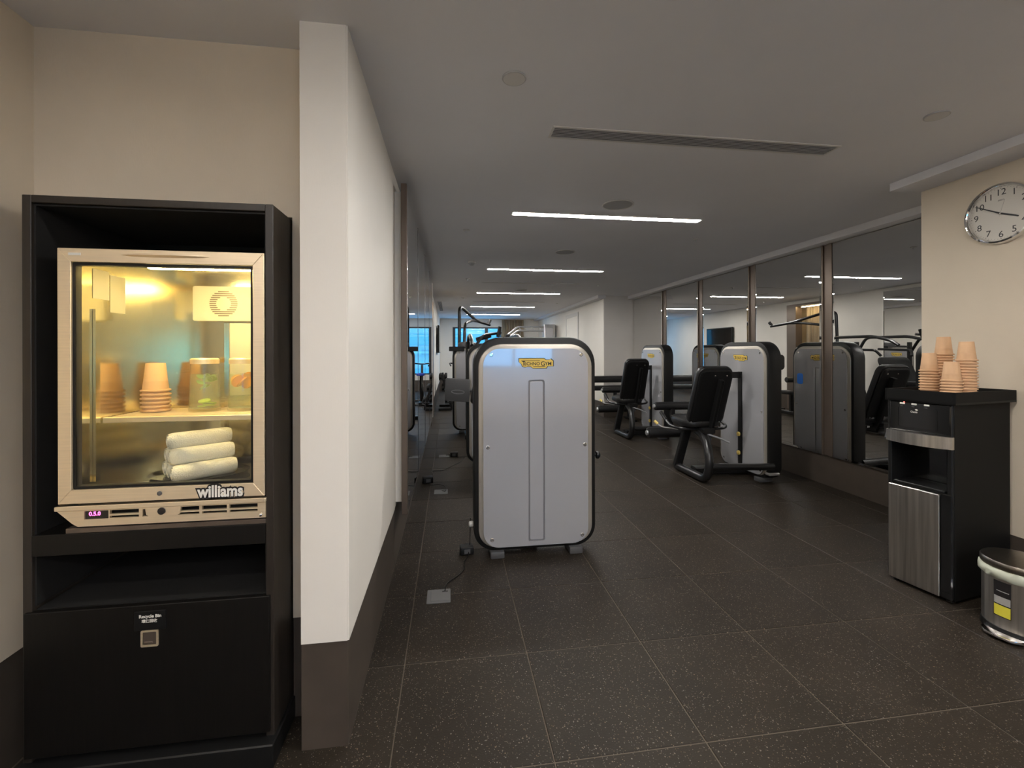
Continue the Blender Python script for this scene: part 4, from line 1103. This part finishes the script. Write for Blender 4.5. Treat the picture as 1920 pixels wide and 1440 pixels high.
obj('lamp_arm', tube(B(), [(-0.34, 0.14, 1.55), (-0.22, 0.30, 1.72), (0.05, 0.5, 1.76)], 0.02, 8, 0.08), 'black_metal', m2)
obj('handle_grip', tube(B(), [(0.0, 0.42, 1.70), (0.03, 0.44, 1.84)], 0.026, 10), 'black', m2)
obj('handle_grip', tube(B(), [(-0.30, 0.42, 1.66), (-0.10, 0.46, 1.72)], 0.03, 10), 'black', m2)

# --- third machine: lat pulldown with curved overhead bars
m3 = thing('lat_pulldown_machine', 'third weight machine in centre row, tall curved lat bar above its shield', 'gym machine', (0.50, 8.15, 0), 0, 'machines in the centre row')
tower(m3)
obj('top_box', box(B(), -0.52, -0.24, -0.06, 0.15, 1.50, 1.585, 0.01), 'black', m3, 0)
obj('head_cover', pad(B(), 0.36, 0.30, 0.10, 0.10, 0.03, fn=lambda p: p + Vector((-0.18, 0.10, 1.56))), 'grey_dark', m3)
obj('lat_arm', tube(B(), [(-0.33, 0.12, 1.50), (-0.325, 0.15, 2.30), (-0.28, 0.30, 2.33), (0.05, 1.00, 2.12), (0.34, 1.25, 2.06)], 0.030, 12, 0.14), 'black_metal', m3)
obj('lat_arm', tube(B(), [(-0.24, 0.12, 1.50), (-0.225, 0.18, 2.02), (-0.05, 0.80, 2.12), (0.05, 1.00, 2.12)], 0.028, 12, 0.14), 'black_metal', m3)
obj('lat_grip', tube(B(), [(0.30, 1.22, 2.065), (0.35, 1.27, 2.16)], 0.034, 10), 'black', m3)
obj('base_rail', tube(B(), [(0, 0.15, 0.07), (0, 1.75, 0.07)], 0.04, 8, flat=(0.12, 0.08)), 'black_metal', m3)
obj('cross_foot', tube(B(), [(-0.40, 1.72, 0.05), (0.40, 1.72, 0.05)], 0.04, 8, flat=(0.09, 0.08)), 'black_metal', m3)
obj('seat_post', tube(B(), [(0, 1.0, 0.09), (0, 1.0, 0.50)], 0.04, 8, flat=(0.08, 0.08)), 'black_metal', m3)
obj('seat', pad(B(), 0.38, 0.42, 0.08, 0.10, 0.012, fn=lambda p: p + Vector((0, 1.0, 0.50))), 'leather', m3)
obj('backrest', pad(B(), 0.34, 0.36, 0.08, 0.08, 0.01, fn=lambda p: Vector((p[0] + 0.1, 1.36 - p[2], 1.22 + p[1]))), 'leather', m3)
obj('knee_beam', tube(B(), [(0, 0.15, 0.85), (0, 0.85, 0.85)], 0.03, 8, flat=(0.08, 0.08)), 'black_metal', m3)
bm = B(); lathe(bm, [(0.05, -0.26), (0.062, -0.25), (0.062, 0.25), (0.05, 0.26)], 16, fn=lambda p: Vector((p[2], 0.85 + p[0], 0.84 + p[1])))
obj('knee_roller', bm, 'leather', m3)
obj('back_post', tube(B(), [(0.1, 1.42, 0.09), (0.1, 1.42, 1.40)], 0.03, 8, flat=(0.08, 0.06)), 'black_metal', m3)
c = obj('cable', tube(B(), [(-0.30, 0.10, 1.50), (-0.20, -0.02, 0.95)], 0.006, 6), 'black', m3)

# --- seated leg machines along the mirror wall
def leg_machine(loc, label, back_h=0.725, sy=-0.56, sx=0.0):
    """tower parallel to the wall; the user faces local -x"""
    t = thing('leg_machine', label, 'gym machine', loc, -PI / 2, 'seated leg machines by the right wall')
    tower(t, front_slot=False)
    # weight selector strip and reader arm on the user side
    ss = obj('selector_strip', box(B(), -0.032, 0.032, -0.034, -0.010, 0.12, 1.245, 0.004), 'black', t, 0)
    for z in (0.49, 0.265): obj('selector_knob', lathe(B(), [(0.012, 0), (0.027, 0.006), (0.027, 0.020), (0.018, 0.026)], 16, fn=lambda p: XZ(p) + Vector((0, -0.034, z))), 'yellow_knob', ss)
    ra = obj('reader_arm', tube(B(), [(-0.0, -0.03, 1.205), (-0.0, -0.21, 1.205)], 0.03, 8, flat=(0.03, 0.075)), 'black', t)
    obj('reader_screen', box(B(), -0.05, 0.05, -0.235, -0.205, 1.12, 1.255, 0.006), 'silver', t, 0)
    # frame
    obj('frame_tube', tube(B(), [(sx + 0.02, sy - 0.04, 0.56), (sx + 0.22, sy - 0.05, 0.50), (sx + 0.37, sy - 0.09, 0.30), (sx + 0.335, sy - 0.10, 0.052), (sx - 0.02, sy - 0.10, 0.048), (sx - 0.335, sy - 0.10, 0.048)], 0.046, 12, 0.15), 'black_metal', t, label='bent black floor tube under the seat')
    obj('front_leg', tube(B(), [(sx - 0.325, sy - 0.10, 0.05), (sx - 0.17, sy - 0.05, 0.56)], 0.04, 8, flat=(0.07, 0.10)), 'black_metal', t)
    obj('link_tube', tube(B(), [(sx + 0.35, sy - 0.08, 0.205), (0.44, -0.03, 0.205), (0.447, 0.06, 0.205)], 0.040, 12, 0.05), 'black_metal', t)
    obj('base_beam', tube(B(), [(sx - 0.02, sy - 0.06, 0.07), (0.0, 0.06, 0.07)], 0.04, 8, flat=(0.12, 0.09)), 'black_metal', t)
    obj('band_clip', box(B(), 0.39, 0.465, 0.0, 0.13, 0.105, 0.135, 0.006), 'silver', t, 0)
    obj('seat_carriage', tube(B(), [(sx + 0.22, sy, 0.575), (sx - 0.36, sy, 0.575)], 0.04, 8, flat=(0.14, 0.06)), 'black_metal', t)
    # seat: rounded, narrower at front
    def seatfn(p):
        k = 1.0 - 0.18 * max(0, (-p[0] - 0.05)) / 0.25
        return Vector((sx - 0.11 + p[0], sy + p[1] * k, 0.605 + p[2] + 0.10 * max(0, -p[0] - 0.1)))
    obj('seat', pad(B(), 0.50, 0.46, 0.085, 0.13, 0.014, fn=seatfn), 'leather', t)
    # backrest reclined towards local +x
    th = math.radians(20); z0 = 0.625; H2 = back_h / 2
    ca, sa = math.cos(th), math.sin(th)
    def backfn(p):                     # p: x across, y up, z thickness towards the user (-x)
        u = p[1] + H2
        return Vector((sx + 0.10 + u * sa - p[2] * ca, sy + 0.02 + p[0] * (1.0 - 0.06 * u / back_h), z0 + u * ca - p[2] * sa * 0 + p[2] * sa))
    obj('backrest', pad(B(), 0.445, back_h, 0.085, 0.085, 0.012, fn=backfn), 'leather', t)
    def bk(u, y, off): return (sx + 0.10 + u * sa + off * ca, sy + 0.02 + y, z0 + u * ca - off * sa)
    obj('back_shell', pad(B(), 0.40, back_h - 0.05, 0.016, 0.08, 0.002, fn=lambda p: Vector(bk(p[1] + H2, p[0], p[2]))), 'black', t)
    obj('back_support', tube(B(), [bk(-0.12, 0.05, 0.03), bk(0.12, 0.05, 0.035), bk(back_h - 0.13, 0.05, 0.03)], 0.03, 8, 0.03, flat=(0.095, 0.045)), 'black', t)
    for u, y in ((back_h - 0.09, -0.02), (back_h - 0.09, 0.12), (0.05, -0.07), (0.05, 0.15)):
        obj('screw', lathe(B(), [(0.009, 0.0), (0.009, 0.004), (0.005, 0.006)], 10, fn=lambda p: Vector(bk(u + p[1], y + p[0], 0.016 + p[2]))), 'chrome', t)
    # handles beside the seat
    h1 = obj('seat_handle', tube(B(), [(sx + 0.08, sy - 0.05, 0.575), (sx + 0.05, sy - 0.27, 0.585), (sx - 0.10, sy - 0.32, 0.60), (sx - 0.33, sy - 0.31, 0.72)], 0.017, 10, 0.07), 'black_metal', t)
    obj('rubber_grip', tube(B(), [(sx - 0.19, sy - 0.316, 0.645), (sx - 0.34, sy - 0.309, 0.725)], 0.024, 10), 'black', h1)
    h2 = obj('seat_handle', tube(B(), [(sx + 0.08, sy + 0.05, 0.575), (sx + 0.10, sy + 0.25, 0.585), (sx + 0.07, sy + 0.31, 0.60), (sx - 0.22, sy + 0.31, 0.72)], 0.017, 10, 0.07), 'black_metal', t)
    obj('rubber_grip', tube(B(), [(sx - 0.08, sy + 0.31, 0.66), (sx - 0.23, sy + 0.31, 0.725)], 0.024, 10), 'black', h2)
    lv = obj('adjust_lever', tube(B(), [(sx - 0.05, sy - 0.24, 0.56), (sx - 0.22, sy - 0.36, 0.56), (sx - 0.28, sy - 0.40, 0.60)], 0.008, 8, 0.04), 'silver', t)
    obj('lever_tip', tube(B(), [(sx - 0.265, sy - 0.39, 0.590), (sx - 0.30, sy - 0.415, 0.625)], 0.017, 10), 'yellow_knob', lv, label='yellow lever tip')
    obj('seat_latch', tube(B(), [(sx + 0.20, sy - 0.02, 0.54), (sx + 0.28, sy + 0.10, 0.50), (sx + 0.33, sy + 0.17, 0.46)], 0.011, 8, 0.03), 'groove', t)
    obj('latch_body', box(B(), sx + 0.12, sx + 0.20, sy - 0.07, sy + 0.04, 0.46, 0.55, 0.012, 2), 'grey_dark', t)
    # thigh and shin rollers
    obj('roller_post', tube(B(), [(sx - 0.40, sy - 0.02, 0.56), (sx - 0.60, sy - 0.02, 0.62), (sx - 0.60, sy - 0.02, 0.73)], 0.03, 8, 0.04, flat=(0.06, 0.05)), 'black_metal', t)
    roller(None, t, sx - 0.62, sy - 0.26, sy + 0.22, 0.765, 0.055, 'thigh_roller')
    obj('shin_arm', tube(B(), [(sx - 0.40, sy + 0.28, 0.56), (sx - 0.72, sy + 0.28, 0.40)], 0.03, 8, 0.04, flat=(0.06, 0.05)), 'black_metal', t)
    roller(None, t, sx - 0.70, sy - 0.32, sy + 0.27, 0.40, 0.072, 'shin_roller')
    return t
g1 = leg_machine((3.503, 4.93, 0), 'nearest seated leg machine, black padded seat beside a grey shield tower')
ps = [c_ for c_ in g1.children if c_.name.startswith('shield_panel')]
obj('blue_sticker', plate(B(), rrect(0.10, 0.14, 0.03, 4, 0.30, 1.13), 0.0184, 0.0190, fn=lambda p: Vector((-p[0], p[2] + 0.17, p[1]))), 'blue_sticker', g1, 0, label='blue sticker on the rear shield')
g2 = leg_machine((3.53, 7.40, 0), 'farther seated leg machine, black seat beside a grey shield with blue reflections', 0.77, -0.44, 0.02)

# ------------------------------------------------------------------ things farther back
t = thing('padded_bench', 'black padded double beam bench standing before the grey return wall', 'bench', (3.25, 9.15, 0))
obj('upper_beam', pad(B(), 1.40, 0.22, 0.135, 0.04, 0.004, fn=lambda p: p + Vector((0, 0, 0.825))), 'leather', t)
obj('lower_beam', pad(B(), 1.40, 0.18, 0.10, 0.03, 0.003, fn=lambda p: p + Vector((0, 0.0, 0.655))), 'leather', t)
for x in (-0.62, 0.62):
    obj('leg', tube(B(), [(x, 0.10, 0.02), (x, 0.10, 0.84)], 0.03, 8, flat=(0.06, 0.06)), 'black_metal', t)
    obj('foot', tube(B(), [(x, -0.28, 0.025), (x, 0.28, 0.025)], 0.03, 8, flat=(0.06, 0.05)), 'black_metal', t)

t = thing('television', 'black flat television hanging on the left white wall near far window', 'television', (XL, 13.15, 1.84))
obj('frame', box(B(), 0.035, 0.085, -0.68, 0.68, -0.385, 0.385, 0.006), 'black', t)
obj('screen', box(B(), 0.085, 0.0865, -0.655, 0.655, -0.36, 0.36), 'screen', t, 0)
obj('wall_bracket', box(B(), 0.0, 0.036, -0.2, 0.2, -0.15, 0.15), 'black_metal', t, 0)

t = thing('dumbbell_rack', 'black dumbbell rack at the end of the aisle along left wall', 'rack', (-0.09, 11.6, 0))
for y in (-0.25, 0.55):
    obj('leg', tube(B(), [(-0.20, y, 0.03), (0.14, y, 0.03), (-0.12, y, 0.92)], 0.03, 8, 0.05, flat=(0.05, 0.06)), 'black_metal', t)
for k, (x, z) in enumerate(((0.06, 0.20), (-0.02, 0.50), (-0.09, 0.78))):
    obj('shelf', box(B(), x - 0.10, x + 0.10, -0.30, 0.60, z - 0.015, z + 0.01, 0.004), 'black_metal', t, 0)
    for j in range(4):
        y = -0.20 + 0.21 * j
        d = tag(obj('dumbbell', lathe(B(), [(0.02, -0.115), (0.062, -0.11), (0.066, -0.095), (0.066, -0.045), (0.055, -0.04), (0.016, -0.038), (0.016, 0.038), (0.055, 0.04), (0.066, 0.045), (0.066, 0.095), (0.062, 0.11), (0.02, 0.115)], 16, fn=lambda p: Vector((p[2] * 0.92, p[0], p[1]))), 'black'),
                ('%s dumbbell on the %s shelf of the dumbbell rack' % (['frontmost', 'second', 'third', 'rearmost'][j], ['bottom', 'middle', 'top'][k])), 'dumbbell', 'dumbbells on the rack')
        d.location = (-0.09 + x, 11.6 + y, z + 0.077)
t = thing('exercise_bike', 'black upright exercise bike with blue pad at aisle end by the far window', 'exercise bike', (0.22, 12.9, 0), PI / 2)
obj('base', tube(B(), [(-0.55, 0, 0.06), (0.55, 0, 0.06)], 0.04, 8, flat=(0.10, 0.07)), 'black_metal', t)
for x in (-0.52, 0.52): obj('stabiliser', tube(B(), [(x, -0.25, 0.04), (x, 0.25, 0.04)], 0.03, 8), 'black_metal', t)
obj('flywheel', lathe(B(), [(0.05, -0.04), (0.22, -0.04), (0.25, -0.02), (0.25, 0.02), (0.22, 0.04), (0.05, 0.04)], 24, fn=lambda p: Vector((0.25 + p[0], p[2], 0.33 + p[1]))), 'black', t)
obj('front_post', tube(B(), [(0.22, 0, 0.08), (0.35, 0, 1.10)], 0.035, 10), 'black_metal', t)
obj('handlebar', tube(B(), [(0.0, -0.2, 1.08), (0.30, -0.24, 1.15), (0.40, 0.0, 1.12), (0.30, 0.24, 1.15), (0.0, 0.2, 1.08)], 0.02, 8, 0.08), 'black', t)
obj('seat_post', tube(B(), [(-0.15, 0, 0.08), (-0.32, 0, 0.82)], 0.03, 8), 'black_metal', t)
obj('saddle', pad(B(), 0.28, 0.22, 0.07, 0.08, 0.01, fn=lambda p: p + Vector((-0.33, 0, 0.82))), 'blue', t, label='blue saddle pad')
t = thing('cable_machine', 'tall silver cable machine with long arms by the far right wall', 'gym machine', (3.20, 14.1, 0))
obj('column', box(B(), -0.20, 0.16, -0.15, 0.25, 0.0, 2.36, 0.02, 2), 'silver', t)
obj('column_shield', box(B(), -0.14, 0.10, -0.16, -0.15, 0.2, 2.25, 0.004), 'shield', t, 0)
for z in (2.16, 2.28): obj('cross_arm', tube(B(), [(-0.18, 0.0, z), (-1.05, 0.0, z + 0.0), (-1.35, 0.0, z - 0.25)], 0.03, 8, 0.1), 'silver', t)
for k in range(4): obj('strut', tube(B(), [(-0.25 - 0.22 * k, 0, 2.16), (-0.36 - 0.22 * k, 0, 2.28)], 0.016, 6), 'silver', t)
obj('pulley', lathe(B(), [(0.02, -0.03), (0.09, -0.03), (0.09, 0.03), (0.02, 0.03)], 18, fn=lambda p: Vector((-1.35 + p[0], p[2], 1.95 + p[1]))), 'black', t)
obj('upright', tube(B(), [(-1.35, 0.05, 0.0), (-1.35, 0.05, 2.05)], 0.04, 8, flat=(0.08, 0.08)), 'silver', t)
obj('base', box(B(), -1.45, 0.18, -0.25, 0.35, 0.0, 0.06, 0.01), 'black_metal', t)

# ------------------------------------------------------------------ floor outlets, cords, adapters
def outlet(x, y, label):
    t = thing('floor_outlet', label, 'outlet', (x, y, 0), 0, 'floor outlets along the aisle')
    obj('plate', plate(B(), rrect(0.142, 0.150, 0.004, 2), 0, 0.004, bev=0.0012), 'outlet', t, 0)
    ld = obj('lid', plate(B(), rrect(0.110, 0.115, 0.003, 2, 0.008, 0.0), 0.004, 0.0062, bev=0.001), 'outlet', t, 0)
    obj('cable_gap', box(B(), 0.02, 0.055, 0.036, 0.048, 0.0062, 0.0066), 'ink', ld, 0)
outlet(-0.072, 2.745, 'steel floor outlet plate in the floor tile nearest the camera')
outlet(-0.100, 4.78, 'steel floor outlet plate with looped cord beside the left mirrors')
outlet(-0.09, 6.40, 'farthest steel floor outlet plate next to a black adapter')
def cord(pts, label, r=0.0035):
    o = obj('power_cable', tube(B(), pts, r, 6, 0.06), 'black'); tag(o, label, 'cord')
cord([(-0.035, 2.79, 0.008), (-0.03, 2.88, 0.006), (0.06, 2.98, 0.006), (0.10, 3.06, 0.006), (0.09, 3.15, 0.006), (0.13, 3.24, 0.006), (0.145, 3.34, 0.09), (0.15, 3.36, 0.24)], 'black power cord from nearest floor outlet to the shield machine')
cord([(-0.09, 4.80, 0.008), (-0.05, 4.72, 0.02), (-0.04, 4.86, 0.03), (-0.13, 5.05, 0.006), (-0.24, 5.0, 0.006), (-0.20, 5.25, 0.006), (-0.27, 5.2, 0.02)], 'black looped cord from middle floor outlet to the adapter by the mirrors')
cord([(-0.27, 5.22, 0.012), (-0.20, 5.42, 0.006), (-0.24, 5.62, 0.006), (-0.10, 5.60, 0.006), (0.02, 5.82, 0.006), (0.13, 6.0, 0.006), (0.20, 6.28, 0.006)], 'long black cord trailing across the aisle to second machine')
cord([(-0.06, 6.42, 0.008), (0.02, 6.44, 0.01), (0.07, 6.40, 0.012)], 'short black cord between far floor outlet and its adapter', 0.005)
def adapter(x, y, z, rz, label, s=1.0):
    t = thing('power_adapter', label, 'adapter', (x, y, z), rz)
    obj('body', box(B(), -0.045 * s, 0.045 * s, -0.035 * s, 0.035 * s, 0, 0.055 * s, 0.008, 2), 'black', t)
    obj('label_plate', box(B(), -0.02 * s, 0.02 * s, -0.036 * s - 0.0006, -0.035 * s, 0.012 * s, 0.042 * s), 'grey_dark', t, 0)
adapter(-0.255, 5.14, 0, 0.2, 'black power adapter on the floor against the left mirrors', 1.25)
adapter(0.055, 6.36, 0, -0.1, 'black power adapter on the floor beside the far outlet', 1.2)
adapter(0.118, 3.30, 0, 0.1, 'black power adapter on floor at lower left of nearest machine', 1.1)

# unseen trough, added to go with the fill light behind the camera
t = thing('fill_light_trough', 'long white trough added under the unseen rear fill light', 'light', (0.9, -2.2, 2.18))
bm = B(); box(bm, -2.2, 2.2, -0.25, 0.25, 0.0, 0.012); box(bm, -2.2, 2.2, -0.262, -0.25, 0.0, 0.10); box(bm, -2.2, 2.2, 0.25, 0.262, 0.0, 0.10)
obj('trough', bm, 'offwhite', t, 0)
for x in (-1.9, 0.0, 1.9): obj('rod', tube(B(), [(x, 0.255, 0.05), (x, 0.255, CZ - 2.18)], 0.006, 8), 'silver', t)
